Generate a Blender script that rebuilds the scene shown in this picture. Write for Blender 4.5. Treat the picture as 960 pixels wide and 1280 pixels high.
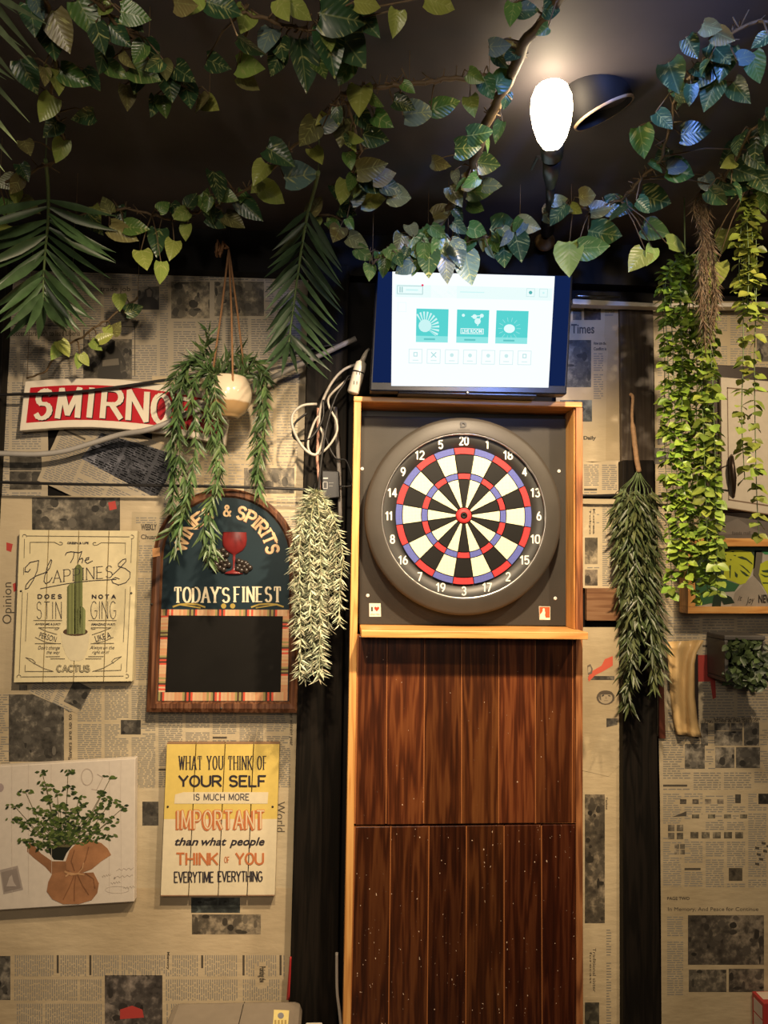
import bpy, bmesh, math, random
from mathutils import Vector, Matrix
random.seed(7)
for o in list(bpy.data.objects): bpy.data.objects.remove(o)
S = bpy.context.scene
COL = S.collection
# ------------------------------------------------------------------ camera
F = 961.0
YAW, PITCH, ROLL = math.radians(3.063), math.radians(3.654), math.radians(0.862)
fw = Vector((math.sin(YAW)*math.cos(PITCH), math.cos(YAW)*math.cos(PITCH), math.sin(PITCH)))
rt0 = Vector((math.cos(YAW), -math.sin(YAW), 0)); up0 = rt0.cross(fw)
rt = math.cos(ROLL)*rt0 + math.sin(ROLL)*up0
up = -math.sin(ROLL)*rt0 + math.cos(ROLL)*up0
EYE = Vector((0, 0, 1.57))
cd = bpy.data.cameras.new('camera'); cam = bpy.data.objects.new('camera', cd); COL.objects.link(cam)
cam.matrix_world = Matrix(((rt.x, up.x, -fw.x, EYE.x), (rt.y, up.y, -fw.y, EYE.y), (rt.z, up.z, -fw.z, EYE.z), (0, 0, 0, 1)))
cd.sensor_fit = 'VERTICAL'; cd.sensor_height = 24.0; cd.lens = 24.0*F/1280.0; cd.clip_start = 0.02
S.camera = cam
def U(px, py, D):
    r = rt*((px-480)/F) - up*((py-640)/F) + fw
    return EYE + r*(D/r.y)
# ------------------------------------------------------------------ world, lights, exposure
S.view_settings.view_transform = 'Standard'; S.view_settings.look = 'None'
S.view_settings.exposure = 0.0; S.view_settings.gamma = 1.0; S.view_settings.use_curve_mapping = False
w = bpy.data.worlds.new('world'); S.world = w; w.use_nodes = True
w.node_tree.nodes['Background'].inputs[0].default_value = (0.9, 0.85, 0.9, 1)
w.node_tree.nodes['Background'].inputs[1].default_value = 0.015
def lamp(name, kind, loc, energy, col, size=.05, target=None, **kw):
    l = bpy.data.lights.new(name, kind); l.energy = energy; l.color = col
    if kind == 'AREA': l.size = size
    else: l.shadow_soft_size = size
    for k, v in kw.items(): setattr(l, k, v)
    o = bpy.data.objects.new(name, l); COL.objects.link(o); o.location = loc
    if target is not None:
        o.rotation_euler = (Vector(target)-Vector(loc)).to_track_quat('-Z', 'Y').to_euler()
    return o
WARM = (1.0, .77, .50)
BULB_L = 30.0
lamp('unseen_spot', 'SPOT', (.42, 1.2, 2.5), 185, WARM, .03, (.30, 2.3, 1.45), spot_size=1.36, spot_blend=1.0)
lamp('unseen_spot', 'SPOT', (-.12, .95, 2.40), 112, WARM, .035, (-.80, 2.38, 1.15), spot_size=1.5, spot_blend=.9)  # added out of view to even out the light on the left wall
lamp('vine_fill', 'POINT', (-.35, -.2, 2.05), 20, (1.0, .82, .62), .06)  # unseen point light added to brighten the ceiling vines
lamp('unseen_spot', 'SPOT', (1.25, 1.15, 2.5), 62, WARM, .03, (.85, 2.4, 1.35), spot_size=1.7, spot_blend=.8)
lamp('room_fill', 'AREA', (.1, -1.4, 2.4), 20, (1.0, .84, .66), 1.2, (.1, 2.4, 1.4))  # unseen area fill added behind the camera
lamp('blue_haze_spot', 'SPOT', (.75, .3, 2.35), 90, (.16, .32, 1.0), .05, (.40, 2.35, 2.47), spot_size=.62, spot_blend=.9)  # added spot imitating blue lens haze around the television

# ------------------------------------------------------------------ helpers
def lerp(a, b, t): return a+(b-a)*t
def jit(a): return random.uniform(-a, a)
class MB:
    def __init__(s): s.v=[]; s.f=[]; s.m=[]; s.t=[]; s.uv={}; s.sm=[]
    def face(s, pts, mat=0, tint=(1,1,1,.5), uv=None, smooth=False):
        b=len(s.v); s.v += [Vector(p) for p in pts]; s.add(list(range(b,b+len(pts))), mat, tint, uv, smooth)
    def add(s, idx, mat=0, tint=(1,1,1,.5), uv=None, smooth=False):
        if uv: s.uv[len(s.f)]=uv
        s.f.append(idx); s.m.append(mat); s.t.append(tint); s.sm.append(smooth)
    def prism(s, front, dvec, mat=0, tint=(1,1,1,.5)):
        """front outline extruded along dvec"""
        n=len(front); b=len(s.v); dvec=Vector(dvec)
        s.v += [Vector(p) for p in front]+[Vector(p)+dvec for p in front]
        s.add(list(range(b,b+n)),mat,tint); s.add([b+n+i for i in range(n)][::-1],mat,tint)
        for i in range(n):
            j=(i+1)%n; s.add([b+j,b+i,b+n+i,b+n+j],mat,tint)
    def box(s, x0,x1,y0,y1,z0,z1, mat=0, tint=(1,1,1,.5)):
        s.prism([(x0,y0,z0),(x1,y0,z0),(x1,y0,z1),(x0,y0,z1)],(0,y1-y0,0),mat,tint)
    def tube(s, pts, r, n=6, mat=0, tint=(1,1,1,.5), cap=True):
        pts=[Vector(p) for p in pts]; k=len(pts)
        if k<2: return
        rs = r if isinstance(r,(list,tuple)) else [r]*k
        t0=(pts[1]-pts[0]).normalized(); a=t0.orthogonal().normalized(); b=len(s.v)
        for i,p in enumerate(pts):
            t=(pts[min(i+1,k-1)]-pts[max(i-1,0)])
            t=t.normalized() if t.length>1e-9 else t0
            a=(a-t*a.dot(t)); a=a.normalized() if a.length>1e-6 else t.orthogonal().normalized()
            c=t.cross(a)
            for j in range(n):
                q=2*math.pi*j/n; s.v.append(p+(a*math.cos(q)+c*math.sin(q))*rs[i])
        for i in range(k-1):
            for j in range(n):
                j2=(j+1)%n; s.add([b+i*n+j,b+i*n+j2,b+(i+1)*n+j2,b+(i+1)*n+j],mat,tint,None,True)
        if cap:
            s.add([b+j for j in range(n)][::-1],mat,tint); s.add([b+(k-1)*n+j for j in range(n)],mat,tint)
    def lathe(s, c, axis, prof, n=32, mat=0, tint=(1,1,1,.5), ref=None, mats=None):
        """prof: list of (radius, distance along axis)"""
        c=Vector(c); ax=Vector(axis).normalized(); a=Vector(ref).normalized() if ref else ax.orthogonal().normalized(); d=ax.cross(a); b=len(s.v)
        for r,h in prof:
            for j in range(n):
                q=2*math.pi*j/n; s.v.append(c+ax*h+(a*math.cos(q)+d*math.sin(q))*max(r,1e-5))
        for i in range(len(prof)-1):
            for j in range(n):
                j2=(j+1)%n; s.add([b+i*n+j,b+i*n+j2,b+(i+1)*n+j2,b+(i+1)*n+j],mats[i] if mats else mat,tint,None,True)
    def ball(s, c, r, mat=0, tint=(1,1,1,.5), n=10, sc=(1,1,1)):
        c=Vector(c); m=max(4,n//2); b=len(s.v)
        for i in range(m+1):
            th=math.pi*i/m
            for j in range(n):
                q=2*math.pi*j/n; s.v.append(c+Vector((r*sc[0]*math.sin(th)*math.cos(q), r*sc[1]*math.sin(th)*math.sin(q), r*sc[2]*math.cos(th))))
        for i in range(m):
            for j in range(n):
                j2=(j+1)%n; s.add([b+i*n+j,b+(i+1)*n+j,b+(i+1)*n+j2,b+i*n+j2],mat,tint,None,True)
    def build(s, name, mats, parent=None, bevel=0, weld=False):
        off = parent['_w'] if parent and '_w' in parent else (0,0,0)
        off = Vector(off)
        me=bpy.data.meshes.new(name); me.from_pydata([tuple(p-off) for p in s.v],[],s.f)
        mats = mats if isinstance(mats,(list,tuple)) else [mats]
        for m in mats: me.materials.append(m)
        me.polygons.foreach_set('material_index', s.m); me.polygons.foreach_set('use_smooth', s.sm)
        ca=me.color_attributes.new('tint','FLOAT_COLOR','CORNER'); data=[]
        for i,p in enumerate(me.polygons):
            t=s.t[i]; data += list(t if len(t)==4 else (*t,.5))*len(p.vertices)
        ca.data.foreach_set('color', data)
        if s.uv:
            ul=me.uv_layers.new(name='uv'); ud=[]
            for i,p in enumerate(me.polygons):
                u=s.uv.get(i)
                for k in range(len(p.vertices)): ud += list(u[k]) if u else [0,0]
            ul.data.foreach_set('uv', ud)
        me.update()
        o=bpy.data.objects.new(name,me); COL.objects.link(o)
        if parent: o.parent=parent; o['_w']=tuple(off)
        if bevel:
            b=o.modifiers.new('bevel','BEVEL'); b.width=bevel; b.segments=2; b.limit_method='ANGLE'
        return o
def thing(name, label, cat, loc, group=None):
    o=bpy.data.objects.new(name,None); COL.objects.link(o); o.location=loc; o.empty_display_size=.05
    o['_w']=tuple(loc); o['label']=label; o['category']=cat
    if group: o['group']=group
    return o
def tag(o,label,cat,group=None):
    o['label']=label; o['category']=cat
    if group: o['group']=group
    return o
def struct(o): o['kind']='structure'; return o

# ------------------------------------------------------------------ materials
class NT:
    def __init__(s,name):
        s.mat=bpy.data.materials.new(name); s.mat.use_nodes=True; s.n=s.mat.node_tree.nodes; s.l=s.mat.node_tree.links
        s.b=s.n['Principled BSDF']
    def new(s,t,**kw):
        o=s.n.new(t)
        for k,v in kw.items():
            if k.startswith('i_'): o.inputs[k[2:].replace('_',' ')].default_value=v
            else: setattr(o,k,v)
        return o
    def link(s,a,b): s.l.new(a,b)
    def coord(s, scale=(1,1,1), kind='Object', rot=(0,0,0)):
        c=s.new('ShaderNodeTexCoord'); m=s.new('ShaderNodeMapping'); m.inputs['Scale'].default_value=scale; m.inputs['Rotation'].default_value=rot
        s.link(c.outputs[kind],m.inputs['Vector']); return m.outputs['Vector']
    def noise(s, vec, scale, detail=4, rough=.55, w=None):
        n=s.new('ShaderNodeTexNoise'); n.inputs['Scale'].default_value=scale; n.inputs['Detail'].default_value=detail; n.inputs['Roughness'].default_value=rough
        if w is not None: n.noise_dimensions='4D'; s.link(w,n.inputs['W'])
        if vec is not None: s.link(vec,n.inputs['Vector'])
        return n.outputs['Fac']
    def ramp(s, fac, stops):
        r=s.new('ShaderNodeValToRGB'); e=r.color_ramp.elements
        e[0].position,e[0].color=stops[0][0],(*stops[0][1],1); e[1].position,e[1].color=stops[-1][0],(*stops[-1][1],1)
        for p,c in stops[1:-1]:
            k=e.new(p); k.color=(*c,1)
        s.link(fac,r.inputs['Fac']); return r.outputs['Color']
    def mix(s, fac, a, b, mode='MIX'):
        m=s.new('ShaderNodeMix'); m.data_type='RGBA'; m.blend_type=mode
        for x,i in ((fac,0),(a,6),(b,7)):
            if isinstance(x,(int,float)): m.inputs[i].default_value=x
            elif isinstance(x,tuple): m.inputs[i].default_value=(*x,1) if len(x)==3 else x
            else: s.link(x,m.inputs[i])
        return m.outputs[2]
    def math(s,op,a,b=None):
        m=s.new('ShaderNodeMath',operation=op)
        for i,x in enumerate((a,b)):
            if x is None: continue
            if isinstance(x,(int,float)): m.inputs[i].default_value=x
            else: s.link(x,m.inputs[i])
        return m.outputs[0]
    def tint(s):
        a=s.new('ShaderNodeAttribute'); a.attribute_name='tint'; return a
    def bump(s,h,strength=.2,dist=.002):
        b=s.new('ShaderNodeBump'); b.inputs['Strength'].default_value=strength; b.inputs['Distance'].default_value=dist
        s.link(h,b.inputs['Height']); s.link(b.outputs['Normal'],s.b.inputs['Normal'])
    def fin(s, col, rough=.5, metal=0, spec=.5):
        if isinstance(col,tuple): s.b.inputs['Base Color'].default_value=(*col,1)
        else: s.link(col,s.b.inputs['Base Color'])
        if isinstance(rough,(int,float)): s.b.inputs['Roughness'].default_value=rough
        else: s.link(rough,s.b.inputs['Roughness'])
        s.b.inputs['Metallic'].default_value=metal; s.b.inputs['Specular IOR Level'].default_value=spec
        return s.mat
def plain(name,col,rough=.5,metal=0,var=.15,scale=30,bump=0,spec=.5):
    t=NT(name); f=t.noise(t.coord(),scale,4)
    c=t.mix(f,tuple(x*(1-var) for x in col),tuple(min(1,x*(1+var)) for x in col))
    if bump: t.bump(f,bump,.002)
    return t.fin(c,rough,metal,spec)
def tinted(name,rough=.5,var=.12,scale=40,spec=.5,bump=0):
    t=NT(name); a=t.tint(); f=t.noise(t.coord(),scale,4)
    k=t.ramp(f,[(.25,(1-var,)*3),(.75,(1,)*3)])
    if bump: t.bump(f,bump,.001)
    return t.fin(t.mix(1.0,a.outputs['Color'],k,'MULTIPLY'),rough,0,spec)
def wood(name,dark,mid,light,axis=2,rough=.4,scale=1.0,spec=.5,tintmul=False,scr=0.0):
    t=NT(name); sc=[18*scale]*3; sc[axis]=1.2*scale
    a=t.tint(); v=t.coord(tuple(sc))
    n1=t.noise(v,1.6,3,.5,a.outputs['Alpha'] if tintmul else None)
    sc2=[90*scale]*3; sc2[axis]=2.0*scale
    n2=t.noise(t.coord(tuple(sc2)),1.5,4)
    rings=t.math('SINE',t.math('MULTIPLY',n1,34.0))
    rg=t.math('MULTIPLY_ADD',rings,.5); 
    t.n[-1].inputs[2].default_value=.5
    k=t.math('ADD',t.math('MULTIPLY',rg,.45),t.math('MULTIPLY',n2,.6))
    c=t.ramp(k,[(.2,dark),(.52,mid),(.85,light)])
    if tintmul: c=t.mix(1.0,c,a.outputs['Color'],'MULTIPLY')
    if scr:
        sp=t.noise(t.coord((1,1,.6)),190,1,.4)
        c=t.mix(t.ramp(sp,[(.775,(0,0,0)),(.795,(1,1,1))]),c,(.75,.55,.4))
    t.bump(k,.12,.001)
    return t.fin(c,rough,0,spec)
M={}
M['dark_wall']=plain('dark_wall',(.008,.007,.007),.6,var=.4,scale=6,spec=.15)
M['ceiling']=plain('ceiling_paint',(.062,.053,.058),.7,var=.35,scale=5)
M['floor']=wood('floor_boards',(.03,.02,.012),(.06,.035,.02),(.09,.055,.03),0,.4)
M['black_wood']=wood('black_stained_wood',(.006,.005,.004),(.010,.008,.006),(.016,.012,.009),2,.6,spec=.12)
M['brown_board']=wood('brown_stained_board',(.05,.035,.024),(.075,.052,.035),(.10,.075,.05),2,.5)
M['pine']=wood('oiled_pine',(.50,.22,.06),(.68,.33,.095),(.76,.42,.14),2,.42)
M['pine_h']=wood('oiled_pine_lengthwise',(.50,.22,.06),(.68,.33,.095),(.76,.42,.14),0,.42)
M['red_pine']=wood('stained_reddish_pine',(.12,.038,.015),(.28,.10,.034),(.44,.18,.065),2,.42)
M['planks']=wood('dark_varnished_planks',(.04,.010,.004),(.098,.024,.008),(.18,.054,.017),2,.3,tintmul=True,scr=1)
M['frame_wood']=wood('worn_brown_frame',(.05,.018,.008),(.12,.045,.02),(.2,.09,.045),2,.38)
M['strip_wood']=wood('brown_offcut',(.16,.07,.03),(.25,.12,.055),(.33,.18,.09),0,.5)
t=NT('aged_newsprint'); a=t.tint(); v=t.coord()
f=t.noise(v,3.5,5); g=t.noise(v,38,4)
c=t.mix(1.0,a.outputs['Color'],t.ramp(f,[(.3,(.46,.385,.27)),(.7,(.66,.575,.43))]),'MULTIPLY')
t.bump(t.math('ADD',t.math('MULTIPLY',g,.25),t.noise(t.coord((3,1,9)),5,3,.5)),.35,.006)
M['paper']=t.fin(c,.42,0,.45)
t=NT('newsprint_ink'); a=t.tint(); M['ink']=t.fin(a.outputs['Color'],.5)
t=NT('newsprint_photograph'); a=t.tint(); v=t.coord((1,1,1)); f=t.noise(v,48,7,.65); f2=t.noise(v,9,3)
k=t.math('ADD',t.math('MULTIPLY',f,.6),t.math('MULTIPLY',f2,.5))
M['photo']=t.fin(t.mix(1.0,t.ramp(k,[(.36,(.02,.018,.016)),(.55,(.10,.09,.075)),(.74,(.42,.37,.29))]),a.outputs['Color'],'MULTIPLY'),.42)
M['paint']=tinted('painted_artwork',.5,.10,60)
M['gloss']=tinted('glossy_paint',.28,.08,30)
M['metal']=plain('brushed_steel',(.55,.53,.5),.3,1)
M['black']=plain('black_plastic',(.012,.012,.014),.35,var=.3)
M['cable_black']=plain('black_cable_sheath',(.012,.011,.012),.45)
M['cable_grey']=plain('grey_cable_sheath',(.36,.34,.32),.5)
M['cable_white']=plain('white_cable_sheath',(.46,.42,.37),.4)
M['white_pl']=plain('ivory_plastic',(.74,.68,.58),.35)
M['pink']=plain('pink_strap',(.62,.34,.26),.6)
M['rope']=plain('jute_rope',(.36,.19,.09),.85,var=.4,scale=150,bump=.6)
M['brass']=plain('dull_brass',(.42,.27,.12),.4,.35)
M['stem']=plain('vine_stem',(.15,.10,.05),.6,var=.4,scale=80)
M['bark']=plain('driftwood_bark',(.42,.25,.13),.75,var=.5,scale=90,bump=.8)
t=NT('variegated_leaf'); a=t.tint(); uvn=t.new('ShaderNodeTexCoord'); mp=t.new('ShaderNodeMapping'); mp.inputs['Scale'].default_value=(3,16,1); mp.inputs['Rotation'].default_value=(0,0,.0)
sep=t.new('ShaderNodeSeparateXYZ'); t.link(uvn.outputs['UV'],sep.inputs[0])
ab=t.math('ABSOLUTE',t.math('SUBTRACT',sep.outputs['X'],.5))
cmb=t.new('ShaderNodeCombineXYZ'); t.link(t.math('MULTIPLY',ab,3.0),cmb.inputs[0]); t.link(t.math('MULTIPLY',t.math('SUBTRACT',sep.outputs['Y'],t.math('MULTIPLY',ab,.7)),14.0),cmb.inputs[1])
f=t.noise(cmb.outputs[0],1.0,2,.5,t.math('MULTIPLY',a.outputs['Alpha'],90.0))
msk=t.ramp(f,[(.57,(0,0,0)),(.66,(1,1,1))])
mid=t.ramp(ab,[(.0,(1,1,1)),(.03,(0,0,0))])
c=t.mix(t.math('MULTIPLY',msk,.65),a.outputs['Color'],(.55,.56,.2)); c=t.mix(t.math('MULTIPLY',mid,.35),c,(.5,.55,.2))
t.bump(t.math('SINE',t.math('MULTIPLY',t.math('SUBTRACT',sep.outputs['Y'],t.math('MULTIPLY',ab,.7)),44.0)),.12,.0015)
M['leaf']=t.fin(c,.3,0,.5)
t=NT('leaf_blade'); a=t.tint(); f=t.noise(t.coord(),35,3); M['blade']=t.fin(t.mix(1.0,a.outputs['Color'],t.ramp(f,[(.3,(.6,.6,.6)),(.7,(1,1,1))]),'MULTIPLY'),.4,0,.5)
def emit(name,strength):
    t=NT(name); a=t.tint(); e=t.new('ShaderNodeEmission'); e.inputs['Strength'].default_value=strength
    t.link(a.outputs['Color'],e.inputs['Color']); out=[n for n in t.n if n.type=='OUTPUT_MATERIAL'][0]; t.link(e.outputs[0],out.inputs[0]); return t.mat
M['standby']=emit('blue_black_panel',1.0)
M['screen']=emit('lit_screen',1.0)
M['bulb']=emit('glowing_bulb',BULB_L)

# ------------------------------------------------------------------ lettering
def arc(cx,cy,rx,ry,a0,a1,n=9):
    return [(cx+rx*math.cos(math.radians(lerp(a0,a1,i/(n-1)))),cy+ry*math.sin(math.radians(lerp(a0,a1,i/(n-1))))) for i in range(n)]
GL={'A':(.95,[[(0,0),(.5,1),(1,0)],[(.2,.33),(.8,.33)]]),'B':(.85,[[(0,0),(0,1)],[(0,1),(.5,1)]+arc(.5,.76,.42,.24,90,-90)+[(0,.52)],[(.5,.52)]+arc(.5,.26,.5,.26,90,-90)+[(0,0)]]),
'C':(.9,[arc(.52,.5,.52,.5,48,312,15)]),'D':(.9,[[(0,0),(0,1)],[(0,1),(.4,1)]+arc(.4,.5,.6,.5,90,-90,11)+[(0,0)]]),
'E':(.75,[[(0,0),(0,1)],[(0,1),(1,1)],[(0,.52),(.8,.52)],[(0,0),(1,0)]]),'F':(.72,[[(0,0),(0,1)],[(0,1),(1,1)],[(0,.5),(.8,.5)]]),
'G':(.95,[arc(.52,.5,.52,.5,48,330,15)+[(.98,.46),(.6,.46)]]),'H':(.9,[[(0,0),(0,1)],[(1,0),(1,1)],[(0,.5),(1,.5)]]),'I':(.12,[[(.5,0),(.5,1)]]),
'J':(.7,[[(1,1),(1,.3)]+arc(.5,.3,.5,.3,0,-170)]),'K':(.88,[[(0,0),(0,1)],[(1,1),(0,.4)],[(.3,.58),(1,0)]]),'L':(.72,[[(0,1),(0,0)],[(0,0),(1,0)]]),
'M':(1.1,[[(0,0),(.05,1),(.5,.1),(.95,1),(1,0)]]),'N':(.92,[[(0,0),(0,1),(1,0),(1,1)]]),'O':(.95,[arc(.5,.5,.5,.5,0,360,21)]),
'P':(.8,[[(0,0),(0,1)],[(0,1),(.55,1)]+arc(.55,.73,.45,.27,90,-90)+[(0,.46)]]),'Q':(.95,[arc(.5,.5,.5,.5,0,360,21),[(.6,.25),(1,-.05)]]),
'R':(.85,[[(0,0),(0,1)],[(0,1),(.55,1)]+arc(.55,.74,.42,.26,90,-90)+[(0,.48)],[(.45,.48),(1,0)]]),
'S':(.8,[arc(.5,.75,.44,.25,25,240,10)+arc(.5,.26,.48,.26,70,-155,11)]),'T':(.85,[[(0,1),(1,1)],[(.5,1),(.5,0)]]),
'U':(.9,[[(0,1),(0,.32)]+arc(.5,.32,.5,.32,180,360,11)+[(1,1)]]),'V':(.92,[[(0,1),(.5,0),(1,1)]]),'W':(1.25,[[(0,1),(.25,0),(.5,.95),(.75,0),(1,1)]]),
'X':(.9,[[(0,0),(1,1)],[(0,1),(1,0)]]),'Y':(.9,[[(0,1),(.5,.48),(1,1)],[(.5,.48),(.5,0)]]),'Z':(.85,[[(0,1),(1,1),(0,0),(1,0)]]),
'&':(.9,[[(1,0),(.3,.72)]+arc(.45,.82,.2,.18,200,-20,9)+[(.15,.42)]+arc(.4,.24,.36,.24,140,330,9)+[(.95,.5)]]),"'":(.12,[[(.6,1),(.4,.75)]]),'!':(.12,[[(.5,1),(.5,.3)],[(.5,.06),(.5,0)]]),' ':(.4,[]),'0':(.8,[arc(.5,.72,.5,.28,0,180,9)+arc(.5,.28,.5,.28,180,360,9)+[(1,.72)]]),'1':(.45,[[(0,.78),(.8,1),(.8,0)]]),'2':(.8,[arc(.5,.72,.48,.28,160,-30,10)+[(0,0),(1,0)]]),'3':(.8,[arc(.48,.75,.45,.25,150,-80,9),arc(.48,.27,.5,.27,85,-150,10)]),'4':(.85,[[(.72,0),(.72,1),(0,.28),(1,.28)]]),'5':(.8,[[(.92,1),(.1,1),(.06,.52)]+arc(.48,.32,.5,.32,120,-145,11)]),'6':(.8,[arc(.5,.3,.48,.3,0,360,15),[(.03,.35),(.2,.72),(.62,1)]]),'7':(.78,[[(0,1),(1,1),(.3,0)]]),'8':(.8,[arc(.5,.75,.42,.25,0,360,13),arc(.5,.27,.5,.27,0,360,15)]),'9':(.8,[arc(.5,.7,.48,.3,0,360,15),[(.97,.65),(.8,.28),(.38,0)]]),'.':(.12,[[(.5,.06),(.5,0)]])}
def ribbon(mb, pts, wv, wh, fn, mat=0, tint=(1,1,1,.5), ext=.45):
    """flat pen stroke through pts (picture units); wv pen width of uprights, wh of horizontals"""
    for i in range(len(pts)-1):
        (x0,y0),(x1,y1)=pts[i],pts[i+1]; dx,dy=x1-x0,y1-y0; L=math.hypot(dx,dy)
        if L<1e-6: continue
        dx/=L; dy/=L; w_=math.hypot(wv*dy,wh*dx)*.5
        e0=e1=w_*ext
        x0-=dx*e0; y0-=dy*e0; x1+=dx*e1; y1+=dy*e1; nx,ny=-dy*w_,dx*w_
        lay=Vector((0,-2.2e-5*(len(mb.f)%12),0)); gn=lambda x,y,e=lay: fn(x,y)+e
        if i and w_>.5: disc(mb,*pts[i],wv*.5,gn,mat,tint,8,wh*.5); lay=Vector((0,-2.2e-5*(len(mb.f)%12),0)); gn=lambda x,y,e=lay: fn(x,y)+e
        mb.face([gn(x0+nx,y0+ny),gn(x1+nx,y1+ny),gn(x1-nx,y1-ny),gn(x0-nx,y0-ny)],mat,tint)
def letters(mb, s, x0,y0,x1,y1, fn, mat=0, tint=(1,1,1,.5), wv=2, wh=None, serif=0, gap=.28, place=None):
    """stroke lettering fitted into the box (y0 top, y1 bottom); place(u,v) optionally warps"""
    wh=wv if wh is None else wh
    tot=sum(GL[c][0] for c in s)+gap*(len(s)-1); H=y1-y0
    sx=(x1-x0-wv)/tot; x=x0+wv/2
    pf=place or (lambda X,Y:(X,Y))
    for c in s:
        wd,st=GL[c]
        for pl in st:
            P=[pf(x+p[0]*wd*sx, y1-wh/2-p[1]*(H-wh)) for p in pl]
            ribbon(mb,P,wv,wh,fn,mat,tint)
            if serif:
                for p in (pl[0],pl[-1]):
                    if c in 'COSGQ&' : continue
                    if p[1] in (0,1):
                        if (c in 'TEFLZ' and p[0]in(0,1) and p[1]==(1 if c in 'TF' else p[1]) and c!='T' and not (p[0]==0)): continue
                        if c in 'DBPR' and p==pl[-1] and len(pl)>3: continue
                        X=x+p[0]*wd*sx; Y=y1-wh/2-p[1]*(H-wh)
                        if c in'T' and p[1]==1:
                            ribbon(mb,[pf(X,Y),pf(X,Y+H*.22)],wv*.5,wh,fn,mat,tint); continue
                        ribbon(mb,[pf(X-serif,Y),pf(X+serif,Y)],wv,wh,fn,mat,tint,0)
        x+=(wd+gap)*sx
_tx={}
def type_polys(s,bold=0,shear=0):
    k=(s,bold,shear)
    if k not in _tx:
        c=bpy.data.curves.new('type','FONT'); c.body=s; c.offset=bold; c.shear=shear; c.resolution_u=3; c.size=1
        o=bpy.data.objects.new('type',c); me=bpy.data.meshes.new_from_object(o)
        V=[(v.co.x,v.co.y) for v in me.vertices]; Fc=[tuple(p.vertices) for p in me.polygons]
        bpy.data.objects.remove(o); bpy.data.curves.remove(c); bpy.data.meshes.remove(me)
        xs=[v[0] for v in V]; ys=[v[1] for v in V]; a,b,c0,d=min(xs),max(xs),min(ys),max(ys)
        _tx[k]=([((x-a)/(b-a),(y-c0)/(d-c0)) for x,y in V],Fc)
    return _tx[k]
def typ(mb,s,x0,y0,x1,y1,fn,mat=0,tint=(1,1,1,.5),bold=0,shear=0,rise=0,rot=0,place=None):
    V,Fc=type_polys(s,bold,shear); b=len(mb.v); cx,cy=(x0+x1)/2,(y0+y1)/2; cs,sn=math.cos(math.radians(rot)),math.sin(math.radians(rot))
    for u,v in V:
        X=lerp(x0,x1,u); Y=lerp(y1,y0,v)-rise*u
        if place: X,Y=place(u,v)
        elif rot: X,Y=cx+(X-cx)*cs-(Y-cy)*sn, cy+(X-cx)*sn+(Y-cy)*cs
        mb.v.append(fn(X,Y))
    for f in Fc: mb.add([b+i for i in f],mat,tint)
def plane(D): return lambda x,y: U(x,y,D)
def disc(mb,x,y,r,fn,mat=0,tint=(1,1,1,.5),n=14,ry=None):
    ry=r if ry is None else ry
    mb.face([fn(x+r*math.cos(2*math.pi*i/n),y+ry*math.sin(2*math.pi*i/n)) for i in range(n)],mat,tint)
def poly(mb,pts,fn,mat=0,tint=(1,1,1,.5)): mb.face([fn(*p) for p in pts],mat,tint)
def quadmap(TL,TR,BR,BL):
    def q(u,v):
        a=(lerp(TL[0],TR[0],u),lerp(TL[1],TR[1],u)); b=(lerp(BL[0],BR[0],u),lerp(BL[1],BR[1],u))
        return (lerp(a[0],b[0],v),lerp(a[1],b[1],v))
    return q
# ================================================================== STRUCTURE
WD=2.38
b=MB(); b.box(-2.4,2.5,2.40,2.5,0,2.7); wall=struct(b.build('wall_back',M['dark_wall']))
b=MB(); b.box(-2.4,2.5,-2.2,2.5,-.1,0); struct(b.build('floor',M['floor']))
b=MB(); b.box(-2.4,2.5,-2.2,2.4,2.585,2.7); struct(b.build('ceiling',M['ceiling']))
def slab_px(mb,quad,D,t,mat=0,tint=(1,1,1,.5)): mb.prism([U(x,y,D) for x,y in quad],(0,t,0),mat,tint)
def post(name,quad,D,mat,tob=2.40):
    p=[U(x,y,D) for x,y in quad]; p[2].z=p[3].z=0.0
    mb=MB(); mb.prism(p,(0,tob-D,0)); return struct(mb.build(name,mat,None,.004))
post('trim_1',[(-60,300),(11,300),(-40,1290),(-100,1290)],2.35,M['black_wood'])
post('trim_2',[(386,330),(437,330),(421,1290),(360,1290)],2.335,M['black_wood'])
post('trim_3',[(778,575),(818,575),(827,1290),(779.5,1290)],2.345,M['black_wood'])
b=MB(); slab_px(b,[(775,381),(816,383),(818,577),(777,576)],2.365,.035); struct(b.build('trim_4',M['brown_board']))
b=MB(); p=U(500,372,2.35); b.box(-2.4,2.5,2.34,2.40,U(200,336,2.34).z,2.585); struct(b.build('trim_5',M['dark_wall']))
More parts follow.
